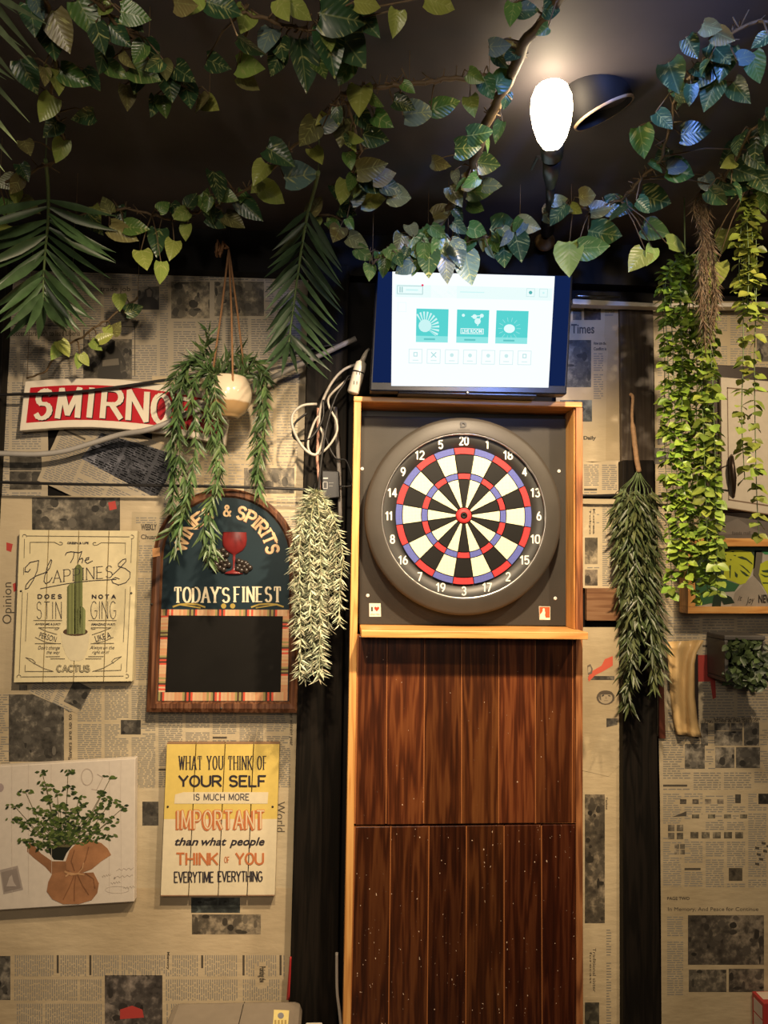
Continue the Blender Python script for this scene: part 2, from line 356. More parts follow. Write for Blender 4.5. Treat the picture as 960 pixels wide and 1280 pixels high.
# black panelled back behind the cables
# ---------------------------------------------------------------- newspapers pasted on the wall
INK=(.085,.072,.055)
nlay=[0]
def sheet(x0,y0,x1,y1,ang=0,tint=(1,1,1),photos=(),heads=(),colw=38,pitch=3.4,vert=False,fill=.8,ink=.62,marks=(),quad=None,textarea=None,pquads=()):
    pitch*=.86; ink*=.72; rp=random.Random(int(x0*7+y0*3))
    """one pasted sheet; photos/heads in picture coordinates of the unrotated sheet"""
    nlay[0]+=1; D=2.394-.0009*nlay[0]
    cx,cy=(x0+x1)/2,(y0+y1)/2; cs,sn=math.cos(math.radians(ang)),math.sin(math.radians(ang))
    def fn(d):
        return lambda x,y: U(cx+(x-cx)*cs-(y-cy)*sn, cy+(x-cx)*sn+(y-cy)*cs, d)
    f0,f1,f2=fn(D),fn(D-.0003),fn(D-.0005)
    mb=MB(); n=8
    pts=[]
    if quad: pts=quad
    else:
        for (ax,ay),(bx,by) in (((x0,y0),(x1,y0)),((x1,y0),(x1,y1)),((x1,y1),(x0,y1)),((x0,y1),(x0,y0))):
            for i in range(n): pts.append((lerp(ax,bx,i/n)+jit(.5),lerp(ay,by,i/n)+jit(.5)))
    mb.face([f0(*p) for p in pts],0,(*tint,.5))
    ik=tuple(lerp(.40*tint[i],INK[i],ink) for i in range(3))
    for ph in photos:
        a,c,d,e=ph[:4]; tn=ph[4] if len(ph)>4 else (1,1,1)
        mb.face([f1(a,c),f1(d,c),f1(d,e),f1(a,e)],2,(*tn,.5))
        if (d-a)*(e-c)>300:
            for _ in range(int(min(22,(d-a)*(e-c)/130))):
                px_,py_=rp.uniform(a,d),rp.uniform(c,e); rx=min(rp.uniform(1.5,7),px_-a,d-px_); ry=min(rp.uniform(1.5,8),py_-c,e-py_)
                if rx<.8 or ry<.8: continue
                g_=rp.choice([.03,.04,.05,.07,.09,.12,.15])*.9
                mb.face([fn(D-.00035-.000004*(_%30))(px_+rx*math.cos(q*.698)*rp.uniform(.75,1),py_+ry*math.sin(q*.698)*rp.uniform(.75,1)) for q in range(9)],1,(g_*tn[0],g_*.9*tn[1],g_*.75*tn[2],.5))
    def blocked(x,y):
        for ph in list(photos)+[h[1:5] for h in heads]:
            if ph[0]-3<x<ph[2]+3 and ph[1]-2<y<ph[3]+3: return True
        return False
    X0,Y0,X1,Y1=textarea or (x0+5,y0+5,x1-5,y1-5)
    A0,A1,B0,B1=(Y0,Y1,X0,X1) if vert else (X0,X1,Y0,Y1)
    ncol=max(1,round((A1-A0)/colw)); cw=(A1-A0)/ncol
    for c in range(ncol):
        a=A0+c*cw; y=B0+random.uniform(0,4); para=random.randint(8,30)
        while y<B1:
            para-=1
            if para<=0:
                para=random.randint(10,40); y+=pitch*random.choice([1,1,2,6 if random.random()>fill else 1])
                if random.random()<.25:
                    P=[(a,y),(a+cw*random.uniform(.5,.95),y+2.6)]
                    q=(a+cw/2,y) if not vert else (y,a+cw/2)
                    if not blocked(*q):
                        (p,r),(s_,u_)=P
                        R=[(p,r),(s_,r),(s_,u_),(p,u_)]
                        if vert: R=[(k[1],k[0]) for k in R]
                        mb.face([f1(*k) for k in R],1,(*INK,.5))
                    y+=pitch*1.8
            x=a; end=a+cw-4
            while x<end:
                wl=min(random.uniform(3,11),end-x)
                q=(x+wl/2,y) if not vert else (y,x+wl/2)
                if wl>1.2 and not blocked(*q):
                    R=[(x,y),(x+wl,y),(x+wl,y+1.25),(x,y+1.25)]
                    if vert: R=[(k[1],k[0]) for k in R]
                    mb.face([f1(*k) for k in R],1,(*ik,.5))
                x+=wl+1.6
            y+=pitch
    for h in heads:
        s,a,c,d,e=h[:5]; kw=h[5] if len(h)>5 else {}
        if kw.get('rot') in (90,-90):
            r=kw['rot']; hh,ww=(d-a),(e-c); mx,my=(a+d)/2,(c+e)/2
            typ(mb,s,mx-ww/2,my-hh/2,mx+ww/2,my+hh/2,f2,1,(*INK,.5),kw.get('bold',.01),0,0,r)
        else: typ(mb,s,a,c,d,e,f2,1,(*INK,.5),kw.get('bold',.01))
    for pq,tn in pquads: mb.face([U(*p,D-.0003) for p in pq],2,(*tn,.5))
    for i_,mk in enumerate(marks): mb.face([fn(D-.0005-.00002*i_)(*p) for p in mk[0]],1,(*mk[1],.5))
    o=mb.build('newspaper_sheet',[M['paper'],M['ink'],M['photo']],wall)
    return o
G1=(.80,.80,.82); G2=(.90,.88,.84); G3=(1,.98,.92); G4=(1.08,1.02,.92)
RED=(.5,.06,.05)
# left wall
sheet(-190,335,240,480,0,G1,photos=[(172,358,199,387),(106,424,165,474),(104,412,106,474)],heads=[('trade job',125,358,163,366),('Soccer stars rush to lead Liberia',13,413,100,420)],colw=36,
      marks=[([(12,405),(168,408),(168,409),(12,406)],INK),([(168,408),(168,470),(169,470),(169,408)],INK),([(122,474),(124,455),(128,442),(133,436),(136,432),(135,427),(139,424),(144,426),(144,432),(150,438),(155,448),(158,456),(155,459),(151,450),(150,462),(154,474)],(.04,.036,.03)),([(124,455),(116,461),(110,470),(113,471),(122,462)],(.05,.045,.035)),([(128,450),(148,448),(149,456),(128,458)],(.16,.14,.11)),([(172,387),(174,375),(180,370),(181,362),(187,359),(192,364),(191,371),(197,376),(198,387)],(.035,.03,.026)),([(183,363),(187,361),(190,365),(189,371),(184,371)],(.16,.13,.1))],
      quad=[(-190,334),(100,336),(222,341),(223,480),(-190,480)])
sheet(212,338,384,500,0,G1,photos=[(214,352,262,398,(1.4,1.35,1.2)),(268,352,330,395,(1.5,1.45,1.3))],colw=34,quad=[(210,341),(385,349),(382,500),(210,500)],ink=.7)
sheet(-150,470,60,700,0,G1,photos=[(12,565,52,588),(12,589,52,612)],colw=40)
sheet(190,470,381,640,0,(.98,.93,.82),photos=[(305,585,368,617,(1.5,1.4,1.2))],colw=30,pitch=4.2,fill=.4,quad=[(190,470),(382,480),(378,642),(190,640)],ink=.5)
sheet(60,535,232,640,24,(.78,.78,.80),pquads=[([(127,541),(226,570),(195,623),(101,573)],(.5,.58,.9)),([(150,556),(206,574),(186,604),(152,580)],(1.6,1.5,1.4))],colw=36,pitch=3.2)
sheet(-150,620,205,900,0,(.93,.89,.82),photos=[(40,622,150,664),(70,660,100,664)],heads=[('Opinion',3,728,18,780,{'rot':-90,'bold':.0})],colw=36,fill=.3,
      marks=[([(8,678),(16,680),(14,690),(8,688)],RED),([(135,628),(144,626),(146,636),(137,638)],RED),([(16,730),(20,728),(21,738),(17,740)],RED)],textarea=(20,860,200,900))
sheet(165,640,380,900,0,(.80,.77,.70),heads=[('Chuang',176,668,200,676,{'bold':.03}),('WEEKLY',176,655,196,663,{'bold':.05})],colw=30,ink=.5)
sheet(-160,860,96,960,0,(.9,.86,.78),photos=[(11,868,80,952),(24,856,34,863)],colw=36,heads=[('Players are up to Tour',85,872,91,952,{'rot':-90,'bold':.02})])
sheet(92,850,372,1000,0,(.95,.92,.84),photos=[(151,900,176,918,(.8,.8,.8)),(178,1003,200,1032)],colw=34,pitch=2.9,quad=[(90,850),(374,850),(371,1000),(90,1000)],
      heads=[('after winning year',361,886,367,932,{'rot':90,'bold':.02})],ink=.66)
sheet(36,845,108,885,27,G2,photos=[(84,842,108,872)],colw=30,pitch=2.8,quad=[(36,846),(108,840),(106,878),(40,882)])
sheet(165,985,371,1135,0,G3,photos=[(178,1002,198,1032,(1,1,1)),(239,1120,300,1140,(.6,.7,.8))],heads=[('World',346,1002,356,1040,{'rot':90,'bold':.0})],colw=44,fill=.2,textarea=(172,1120,330,1135),
      quad=[(165,985),(371,985),(368,1135),(165,1135)])
sheet(-160,1110,367,1290,0,(.98,.91,.80),photos=[(-20,1195,13,1250),(131,1219,203,1295,(.9,.85,.9)),(239,1122,300,1141,(.5,.65,.75)),(240,1143,326,1168,(1.3,1.2,1.05))],
      colw=30,pitch=3.2,vert=True,ink=.45,quad=[(-160,1110),(367,1110),(359,1290),(-160,1290)],textarea=(18,1194,350,1285),
      marks=[([(150,1262),(165,1257),(178,1262),(180,1272),(150,1274)],RED),([(362,1196),(365,1196),(361,1250),(358,1250)],RED)],
      heads=[('Pointing the',322,1208,332,1228,{'rot':90,'bold':.03}),('Memory',208,1190,212,1212,{'rot':90,'bold':.03})])
# strip right of the dart cabinet
sheet(700,380,778,560,0,(1.0,.95,.84),photos=[(700,425,739,484,(.8,.9,1.0)),(730,381,751,400,(.9,.75,.8)),(716,388,727,400),(700,500,740,527,(.6,.75,.9))],
      heads=[('Times',714,405,743,417,{'bold':.02}),('The Daily',715,545,745,551,{'bold':.04}),('How are the',742,427,758,431,{'bold':.03}),('Conflict is',742,434,758,438,{'bold':.03})],colw=22,fill=.5,
      textarea=(742,440,758,500),quad=[(695,377),(774,380),(777,577),(695,577)])
sheet(752,382,777,500,0,(.9,.83,.7),colw=30,fill=.1,textarea=(756,384,772,395),quad=[(757,382),(774,382),(776,575),(757,575),(758,470),(760,440),(755,420)])
sheet(715,552,778,619,0,(1.05,1,.9),colw=19,pitch=2.9,quad=[(715,575),(740,578),(779,575),(779,617),(715,619)],textarea=(730,580,775,612))
sheet(715,622,778,734,0,(1.05,1,.88),photos=[(731,672,747,705,(1.4,1.3,1.1)),(731,712,747,732,(1.2,1.1,1))],colw=24,pitch=3,quad=[(715,623),(776,624),(774,735),(715,735)],textarea=(734,630,772,732),
      heads=[('Tokyo',736,636,739,668,{'rot':90,'bold':.03}),('Korea',741,636,744,668,{'rot':90,'bold':.03})],fill=.2)
sheet(730,778,778,1290,0,(1.1,1.02,.86),photos=[(731,993,756,1154,(1.15,1.05,.9)),(731,1253,749,1295,(.7,.7,.6)),(758,898,772,916),(735,845,768,850)],colw=26,pitch=4,fill=.1,
      heads=[('Yankee',757,996,760,1012,{'rot':90}),('Traditional sister',741,1185,745,1240,{'rot':90,'bold':.0}),('forecast',737,1190,740,1230,{'rot':90,'bold':.0})],
      quad=[(728,784),(777,784),(778.5,1290),(728,1290)],textarea=(758,1160,768,1290),
      marks=[([(735,847),(738,840),(752,832),(756,824),(766,820),(766,832),(756,838),(744,844),(736,852)],(.75,.14,.08)),
             (arc(757,872,11.5,9,0,340,16),(.14,.11,.08)),(arc(757,872.5,8.6,7.2,0,340,16),(.5,.4,.26)),(arc(757,868.2,9.6,5.2,180,360,10),(.13,.10,.07)),([(748.5,868),(751,868),(751.5,876),(749.5,874)],(.16,.13,.09)),
             ([(752,869),(755,868),(755,870),(752,871)],INK),([(760,869),(763,869),(763,871),(760,870)],INK),([(755,875.5),(760,875.5),(760,876.2),(755,876.2)],(.25,.19,.13)),([(757,870.5),(758,870.5),(758.6,873.5),(756.6,873.5)],(.32,.25,.17)),
             ([(734,832),(738,830),(741,836),(740,842),(735,844)],(.2,.16,.12)),([(735,834),(738,833),(739,837),(738,840),(735,841)],(.55,.45,.3)),
             ([(767,930),(768,938),(765,942),(766,934)],INK)])
sheet(733,890,775,990,38,(1.1,1.03,.88),colw=40,fill=.1,quad=[(736,916),(760,886),(782,925),(778,960),(746,975)],textarea=(735,890,735,890))
# wall to the right of the post
sheet(817,380,1100,475,0,(1.0,.94,.8),photos=[(946,420,975,452),(862,392,880,398),(1000,400,1060,460)],colw=32,fill=.2,quad=[(816,376),(960,377),(1100,385),(1100,475),(818,475)],ink=.4)
sheet(818,470,902,800,0,(.9,.84,.72),photos=[(818,560,840,580),(822,548,834,556)],colw=36,quad=[(818,470),(902,470),(902,800),(821,800)],ink=.6)
sheet(830,765,1100,920,0,(.78,.76,.72),colw=44,pitch=4.2,quad=[(822,765),(1100,765),(1100,920),(822,920)],heads=[('Joy, Cold & Pet Season',880,899,948,904,{'bold':.02})],fill=.3,ink=.55,
      marks=[([(872,819),(893,818),(893,836),(888,852),(872,852)],(.38,.05,.04)),([(887,846),(894,845),(895,872),(891,874)],(.38,.05,.04))])
sheet(824,905,1100,1000,0,(.84,.80,.72),photos=[(856,930,881,961),(876,904,885,932),(893,904,912,913),(914,904,928,913),(893,914,928,932),(930,903,949,932),(894,934,918,960),(920,934,950,960)],colw=40,fill=.5,
      heads=[('a July, Gordon Skunkness',892,896,950,901,{'bold':.01})],quad=[(823,905),(1100,900),(1100,1000),(825,1000)])
TR=[(850+i*15.5,999,858+i*15.5,1005,(1.0,.95,.9)) for i in range(4)]+[(919,993,926,1004,(.25,.25,.25)),(948,992,1000,1005,(.5,.5,.5))]
TR+=[(835+(i%2)*11,1031+(i//2)*10,843+(i%2)*11,1039+(i//2)*10,(1.8,1.7,1.5)) for i in range(4)]+[(843+(i%2)*7,1055+(i//2)*7,849+(i%2)*7,1061+(i//2)*7,(1.8,1.7,1.5)) for i in range(4)]
TR+=[(863+i*14,1040,873+i*14,1048,(1.2,1.15,1)) for i in range(5)]+[(911,1085,928,1101,(1.4,1.3,1.1))]+[(865+i*20,1018,874+i*20,1023,(.8,.8,.7)) for i in range(4)]
sheet(824,986,1100,1115,0,(.86,.81,.71),photos=TR,colw=28,pitch=3.2,ink=.4,fill=.4,quad=[(825,988),(1100,984),(1100,1115),(826,1115)],
      marks=[([(841,1021),(858,1014),(858,1020)],INK)]+[([(944+dx,1058+dy),(949+dx,1059+dy),(949+dx,1062+dy),(944+dx,1061+dy)],INK) for dx,dy in ((0,0),(8,-6),(10,4),(5,14),(0,20),(14,-2),(2,8))])
sheet(826,1108,1100,1290,0,(.84,.79,.68),photos=[(860,1144,955,1206,(.8,.75,.7)),(861,1212,908,1240,(1.1,1.05,.95)),(911,1211,955,1240,(.8,.75,.7)),(970,1140,1060,1230)],colw=24,pitch=3.3,ink=.42,
      heads=[('PAGE TWO',834,1121,862,1125,{'bold':.02}),('In Memory, And Peace for Continue',835,1134,948,1140,{'bold':.0})],textarea=(834,1142,858,1245),
      quad=[(826,1108),(900,1110),(1100,1105),(1100,1290),(827,1290)])

M['seam']=plain('orange_seam_wood',(.34,.12,.035),.45)
# ================================================================== DART CABINET
DF=2.157; DB=2.25
xl0=U(439.8,650,DF).x; xl1=U(449.0,650,DF).x; xr0=U(720.3,650,DF).x; xr1=U(728.8,650,DF).x
zt1=U(585,499,DF).z; zt0=U(585,505.6,DF).z
DSH=2.075; zs1=U(590,789,DSH).z; zs0=U(590,798.2,DSH).z
cab=thing('dart_cabinet','orange pine dartboard cabinet on tall dark red plank wall panel','cabinet',((xl0+xr1)/2,2.27,0))
def cbox(name,x0,x1,y0,y1,z0,z1,mat,bev=.002,parent=None):
    mb=MB(); mb.box(x0,x1,y0,y1,z0,z1); return mb.build(name,mat,parent or cab,bev)
cbox('side_board',xl0,xl1,DF,2.335,0,zt0,M['pine'])
cbox('side_board',xr0,xr1,DF,2.335,zs0,zt0,M['red_pine'])
cbox('side_board',xr0,xr1,DF+.004,2.335,0,zs0-.0005,M['red_pine'])
cbox('inner_batten',xr0-.003,xr0-.0003,DF+.012,DB-.001,zs1+.001,zt0-.001,M['pine'],.0005)
cbox('top_board',xl0-.001,xr1-.002,DF-.002,2.335,zt0,zt1,M['pine_h'])
x=U(449,790,DSH).x; cbox('shelf',U(451.5,790,DSH).x,U(735.3,792,DSH).x,DSH,2.33,zs0,zs1,M['pine_h'])
cbox('back_panel',xl1,xr0,2.285,2.30,zs1,zt0,M['black'],0)
mb=MB(); slab_px(mb,[(449.5,519.8),(708,523.5),(708,782.5),(448.8,780.6)],DB,.03)
t=NT('charcoal_backboard'); f=t.noise(t.coord(),7,4); t.bump(t.noise(t.coord(),260,2),.3,.0006)
M['charcoal']=t.fin(t.mix(f,(.028,.025,.021),(.05,.044,.037)),.5,0,.2)
bb=mb.build('backboard',M['charcoal'],cab,.002)
fb=plane(DB-.0008)
for sx,sy in ((452.7,586),(698.7,589),(459.7,744.4),(694,748)):
    mb=MB(); c=U(sx,sy,DB); mb.lathe(c,(0,-1,0),[(.0052,0),(.0052,.0012),(.0035,.0022),(.0014,.0023),(.0013,.0010),(0,.001)],14,0,(.75,.73,.68,.5),None)
    so=mb.build('screw_cap',M['gloss'],bb)
def rect(mb,x0,y0,x1,y1,fn,mat=0,tint=(1,1,1,.5)): mb.face([fn(x0,y0),fn(x1,y0),fn(x1,y1),fn(x0,y1)],mat,tint)
mb=MB(); CR=(.8,.76,.6)
poly(mb,[(461.5,754),(475.8,754.2),(476.2,770.8),(461.7,770.8)],fb,0,CR)
f2=plane(DB-.0014); typ(mb,'I',464,758.5,466,764.2,f2,0,(.02,.02,.02),.03)
poly(mb,[(471,764.3),(468,761),(467.8,759.2),(469.2,758.2),(471,759.4),(472.8,758.2),(474.1,759.2),(473.8,761)],f2,0,(.6,.05,.03)); typ(mb,'darts',463,766.2,474.5,769,f2,0,(.2,.18,.14),.0)
mb.build('heart_sticker',M['gloss'],bb)['label']='cream sticker with red heart'
mb=MB(); poly(mb,[(673.7,757.8),(687.8,758.2),(687.8,774.8),(674.3,774.8)],fb,0,CR)
poly(mb,[(674.3,758.4),(687.2,758.7),(687.2,772),(674.6,772)],f2,0,(.62,.10,.04))
f3=plane(DB-.0019); poly(mb,[(674.8,774),(675.2,768),(677.4,765.5),(678.4,763.4),(678.2,761.4),(679.6,760),(681,761),(681,763.6),(681.6,765.6),(681.2,769),(682,771.6),(681.6,774)],f3,0,CR)
mb.build('red_sticker',M['gloss'],bb)['label']='red sticker with a pale figure'
def planks(name,seams0,seams1,y0a,y0b,y1a,y1b,D,seed):
    rnd=random.Random(seed); mb=MB(); n=len(seams0)-1
    for i in range(n):
        g=.45; k=rnd.uniform(.75,1.35)*(.52 if y1a>1279 else 1.0)  # lower panel tint darkened to stand for light falling off downward
        A=lambda x,a,c: lerp(a,c,(x-445)/275)
        q=[(x_,A(x_,y0a,y0b)) for x_ in (seams0[i]+g,seams0[i+1]-g)]+[(x_,A(x_,y1a,y1b)) for x_ in (seams1[i+1]-g,seams1[i]+g)]
        p=[U(*c,D) for c in q]
        if y1a>1279: p[2].z=p[3].z=0.02
        mb.prism(p,(0,.018,0),0,(k,k*rnd.uniform(.9,1.15),k,rnd.uniform(0,1)))
    return mb.build(name,M['planks'],cab,.0022)
S0=[447.8,484,531,577.2,623.7,669.3,716,720.6]; S1=[443.8,482.5,529.6,577,623.4,669.6,715.5,720.4]
planks('upper_panel',S0,S1,795,799,1031.5,1028.5,DF+.008,3)
S2=[443.8,488.6,536.4,583.2,630.2,677,720.6]; S3=[437.5,486,534,583,631,678.5,722]
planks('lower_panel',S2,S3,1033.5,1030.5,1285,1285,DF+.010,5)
zm=U(580,1031,DF+.01).z
cbox('panel_backing',xl1,xr0,DF+.0092,DF+.024,zm+.004,zs0-.001,M['seam'],0); cbox('panel_backing',xl1,xr0,DF+.0112,DF+.024,.02,zm-.004,M['seam'],0)

# ================================================================== DARTBOARD
BD=2.19; bc=U(579.7,644.6,BD); PX=BD/961
db=thing('dartboard','round soft tip dartboard with charcoal surround inside the pine cabinet','dartboard',tuple(bc))
t=NT('charcoal_foam'); f=t.noise(t.coord(),9,4); t.bump(t.noise(t.coord(),300,2),.3,.0005)
M['foam']=t.fin(t.mix(f,(.034,.029,.024),(.062,.053,.043)),.45,0,.3)
mb=MB(); R=lambda r:r*PX
mb.lathe(bc,(0,-1,0),[(R(102.4),-.018),(R(102.4),.006),(R(103.2),.0085),(R(106),.009),(R(120.5),.0045),(R(124.2),.001),(R(125),-.004),(R(125),-.05),(R(124),-.0605)],96,ref=(0,0,1))
mb.build('surround',M['foam'],db)
mb=MB(); mb.lathe(bc,(0,-1,0),[(R(102.3),.004),(R(102.4),.0075),(R(103.3),.009),(R(103.8),.0089)],96,ref=(0,0,1)); mb.build('rim_ring',M['metal'],db)
t=NT('black_number_ring'); ck=t.new('ShaderNodeTexChecker'); ck.inputs['Scale'].default_value=330; t.link(t.coord(),ck.inputs['Vector'])
M['numring']=t.fin(t.mix(ck.outputs['Fac'],(.012,.012,.012),(.05,.047,.042)),.45)
mb=MB(); mb.lathe(bc,(0,-1,0),[(R(87.2),-.01),(R(87.2),-.004),(R(102.5),-.004)],96,ref=(0,0,1)); mb.build('number_ring',M['numring'],db)
mb=MB(); mb.lathe(bc,(0,-1,0),[(R(88),-.008),(0,-.008)],64); mb.build('spider',M['black'],db)
def dots(name,col):
    t=NT(name); v=t.new('ShaderNodeTexVoronoi'); v.inputs['Scale'].default_value=330; v.inputs['Randomness'].default_value=.15; t.link(t.coord(),v.inputs['Vector'])
    k=t.ramp(v.outputs['Distance'],[(.22,(.45,.45,.45)),(.38,(1,1,1))]); return t.fin(t.mix(1.0,col,k,'MULTIPLY'),.5,0,.2)
SEG={'k':dots('black_segment',(.009,.008,.007)),'w':dots('cream_segment',(.86,.82,.56)),'r':dots('red_segment',(.62,.045,.05)),'b':dots('blue_segment',(.11,.13,.42))}
def seg(name,r0,r1,i,key,parent):
    a0,a1=(i-.5)*18,(i+.5)*18; mb=MB(); g=.55; n=5
    def P(r,a,h): return bc+Vector((R(r)*math.sin(a),-h,R(r)*math.cos(a)))
    out=[]
    for r,fwd in ((r1-g*.8,1),(r0+g*.8,0)):
        da=math.degrees(g/max(r,6)); A=[math.radians(lerp(a0+da,a1-da,k/(n-1))) for k in range(n)]
        out+= [(r,a) for a in (A if fwd else A[::-1])]
    mb.prism([P(r,a,.003) for r,a in out],(0,.010,0)); return mb.build(name,SEG[key],parent)
for i in range(20):
    k=i%2==0
    seg('double_segment',77.9,86.6,i,'r' if k else 'b',db); seg('outer_single_segment',54,77.7,i,'k' if k else 'w',db)
    seg('triple_segment',46.2,53.8,i,'r' if k else 'b',db); seg('inner_single_segment',10.4,46,i,'k' if k else 'w',db)
mb=MB(); mb.lathe(bc,(0,-1,0),[(R(9.8),-.006),(R(9.6),.0035),(R(4.4),.0035)],32); mb.build('bull_ring',SEG['r'],db)
mb=MB(); mb.lathe(bc,(0,-1,0),[(R(4),-.006),(R(3.9),.004),(R(1.6),.004),(R(1.3),.001),(0,.001)],24); mb.build('bull_centre',SEG['k'],db)
fnum=plane(BD+.0032)
for i,nm in enumerate([20,1,18,4,13,6,10,15,2,17,3,19,7,16,8,11,14,9,12,5]):
    a=math.radians(i*18); cx,cy=579.9+93.9*math.sin(a),644.9-93.9*math.cos(a)
    wd=6.6 if nm<10 else 12.2
    if nm==1: wd=4
    if nm==11: wd=9
    mb=MB(); letters(mb,str(nm),cx-wd/2,cy-5.8,cx+wd/2,cy+5.8,fnum,0,(.82,.80,.72,.5),1.75,1.7,0,.42); mb.build('numeral',M['paint'],db)
mb=MB(); fl=plane(BD-.0096); fl2=plane(BD-.0085)
typ(mb,'D',575.5,527,583.5,534.5,fl,0,(.02,.018,.015),.07); typ(mb,'DARTSLIVE',573,536,587,538.2,fl,0,(.04,.035,.03),.0)
mb.build('logo',M['paint'],db)

# ================================================================== TELEVISION
TD=2.10
tvq=quadmap((470,337),(716.5,343),(708.5,493),(462,488.5))
sq=[(490.5,339.5),(693.5,345.3),(685.6,484.6),(489,482.4)]
tv=thing('television','black flat television with bright white menu screen above the dartboard','television',tuple(U(585,492,TD+.03)))
mb=MB(); q=[tvq(u,v) for u,v in ((0,0),(1,0),(1,1),(0,1))]
slab_px(mb,q,TD,.045); M['tvcase']=plain('glossy_black_case',(.006,.007,.012),.22,var=.3); mb.build('casing',M['tvcase'],tv,.004)
mb=MB(); sc=[tvq(u,v) for u,v in ((.012,.015),(.988,.015),(.988,.93),(.012,.93))]; mb.face([U(*p,TD-.001) for p in sc],0,(.006,.016,.075,.5))
M['glass']=plain('dark_screen_glass',(.008,.009,.016),.12); mb.build('display_glass',M['standby'],tv)
SQ=quadmap(*sq); T0=plane(TD-.002); T1=plane(TD-.003); T2=plane(TD-.004)
W=(.97,1.02,1.03); CY=(.10,.66,.64); LC=(.62,.93,.92); TG=(.38,.62,.62)
mb=MB()
def sr(u0,v0,u1,v1,fn,col): mb.face([fn(*SQ(u0,v0)),fn(*SQ(u1,v0)),fn(*SQ(u1,v1)),fn(*SQ(u0,v1))],0,(*col,.5))
def sl(u0,v0,u1,v1,col,fn=T1,wd=.004): # outline box
    for a in ((u0,v0,u1,v0+wd*1.4),(u0,v1-wd*1.4,u1,v1),(u0,v0,u0+wd,v1),(u1-wd,v0,u1,v1)): sr(*a,fn,col)
mb.face([T0(*SQ(*c)) for c in ((0,0),(1,0),(1,1),(0,1))],0,(*W,.5))
sr(.02,.11,.99,.22,T1,(.84,.99,.98)); sr(.24,.11,.40,.22,T1,(.93,1,1))
sl(.03,.118,.19,.195,TG,T2); sr(.045,.13,.052,.18,T2,TG); sr(.058,.13,.065,.18,T2,TG); sr(.085,.15,.16,.162,T2,LC)
disc(mb,*SQ(.187,.112),1.4,plane(TD-.005),0,(.85,.03,.12))
sr(.42,.158,.57,.166,T2,LC)
for u in (.83,.91): sl(u,.115,u+.052,.19,(.55,.8,.8),T2,.003)
disc(mb,*SQ(.856,.152),2.2,plane(TD-.0045),0,(.1,.45,.45)); disc(mb,*SQ(.936,.152),1.4,plane(TD-.0045),0,LC)
sl(.035,.265,.09,.35,(.86,.97,.97),T1,.004)
for k,u in enumerate((.152,.405,.65)):
    v0,v1=.318,.612; u1=u+.2
    sr(u,v0,u1,v1,T1,CY); sr(u,v1-.055,u1,v1,T2,(.28,.80,.78))
    if k==0:
        for j in range(12):
            a0=math.radians(-40+j*15); c=(.055,.165); pts=[]
            for r,aa in ((.02,a0),(.125,a0-.07),(.125,a0+.07)):
                uu=u+c[0]+r*math.cos(aa)*.72; vv=v0+c[1]-r*1.25*math.sin(aa)*.9
                pts.append((min(max(uu,u),u1),min(max(vv,v0),v1-.06)))
            mb.face([T2(*SQ(*p)) for p in pts],0,(.62,.93,.92,.5))
        disc(mb,*SQ(u+.055,v0+.15),8,T2,0,(.6,.92,.91))
    if k==1:
        sl(u+.025,v0+.165,u1-.03,v0+.215,(.85,1,1),plane(TD-.0045),.004); p0=SQ(u+.035,v0+.175); p1=SQ(u1-.04,v0+.205)
        typ(mb,'LIVE ROOM',p0[0],p0[1],p1[0],p1[1],plane(TD-.005),0,(.85,1,1),.03)
        for uu,vv,r in ((.11,.06,3),(.13,.10,4),(.155,.05,2.5),(.04,.05,2)): disc(mb,*SQ(u+uu,v0+vv),r,T2,0,(.7,.97,.96),9)
        ribbon(mb,[SQ(u+.09,v0+.06),SQ(u+.15,v0+.05),SQ(u+.13,v0+.14)],1.2,1.2,T2,0,(.75,.98,.97,.5))
    if k==2:
        for j in range(14):
            a=math.radians(j*26); p=SQ(u+.085,v0+.16); 
            ribbon(mb,[(p[0]+9*math.cos(a),p[1]+9*math.sin(a)),(p[0]+14*math.cos(a),p[1]+14*math.sin(a))],.6,.6,T2,0,(.35,.8,.8,.5))
        disc(mb,*SQ(u+.085,v0+.16),7,plane(TD-.0045),0,(.8,1,1),14,5.5)
    sr(u+.05,v1-.035,u+.12,v1-.02,plane(TD-.005),(.12,.55,.55))
for k in range(7):
    u=.108+k*.1145; sl(u,.672,u+.086,.80,(.66,.86,.86),T1,.004)
    p=SQ(u+.043,.722); 
    if k in (0,6): sl(u+.03,.70,u+.056,.74,(.55,.8,.8),T2,.006)
    elif k in (1,): ribbon(mb,[(p[0]-3,p[1]-3),(p[0]+3,p[1]+3)],1.2,1.2,T2,0,(.45,.75,.75,.5)); ribbon(mb,[(p[0]+3,p[1]-3),(p[0]-3,p[1]+3)],1.2,1.2,T2,0,(.45,.75,.75,.5))
    else: disc(mb,*p,2.4,T2,0,(.6,.84,.84))
    sr(u+.025,.768,u+.062,.776,T2,(.7,.88,.88))
mb.build('screen_menu',M['screen'],tv)
mb=MB(); a=U(580,494,TD+.02); zb=zt1
mb.prism([U(498,486,TD+.006),U(672,490,TD+.006),Vector((U(672,492,TD).x,TD+.006,zb+.0005)),Vector((U(498,488,TD).x,TD+.006,zb+.0005))],(0,.10,0)); mb.build('stand',M['tvcase'],tv,.003)
mb=MB(); disc(mb,584.5,490.4,1.0,plane(TD-.0012),0,(.5,.55,.6)); mb.build('logo',M['paint'],tv)
# ================================================================== SIGNS
def cropmap(sc,ox,oy): return lambda x,y:(ox+x/sc,oy+y/sc)
BLK=(.022,.02,.022)
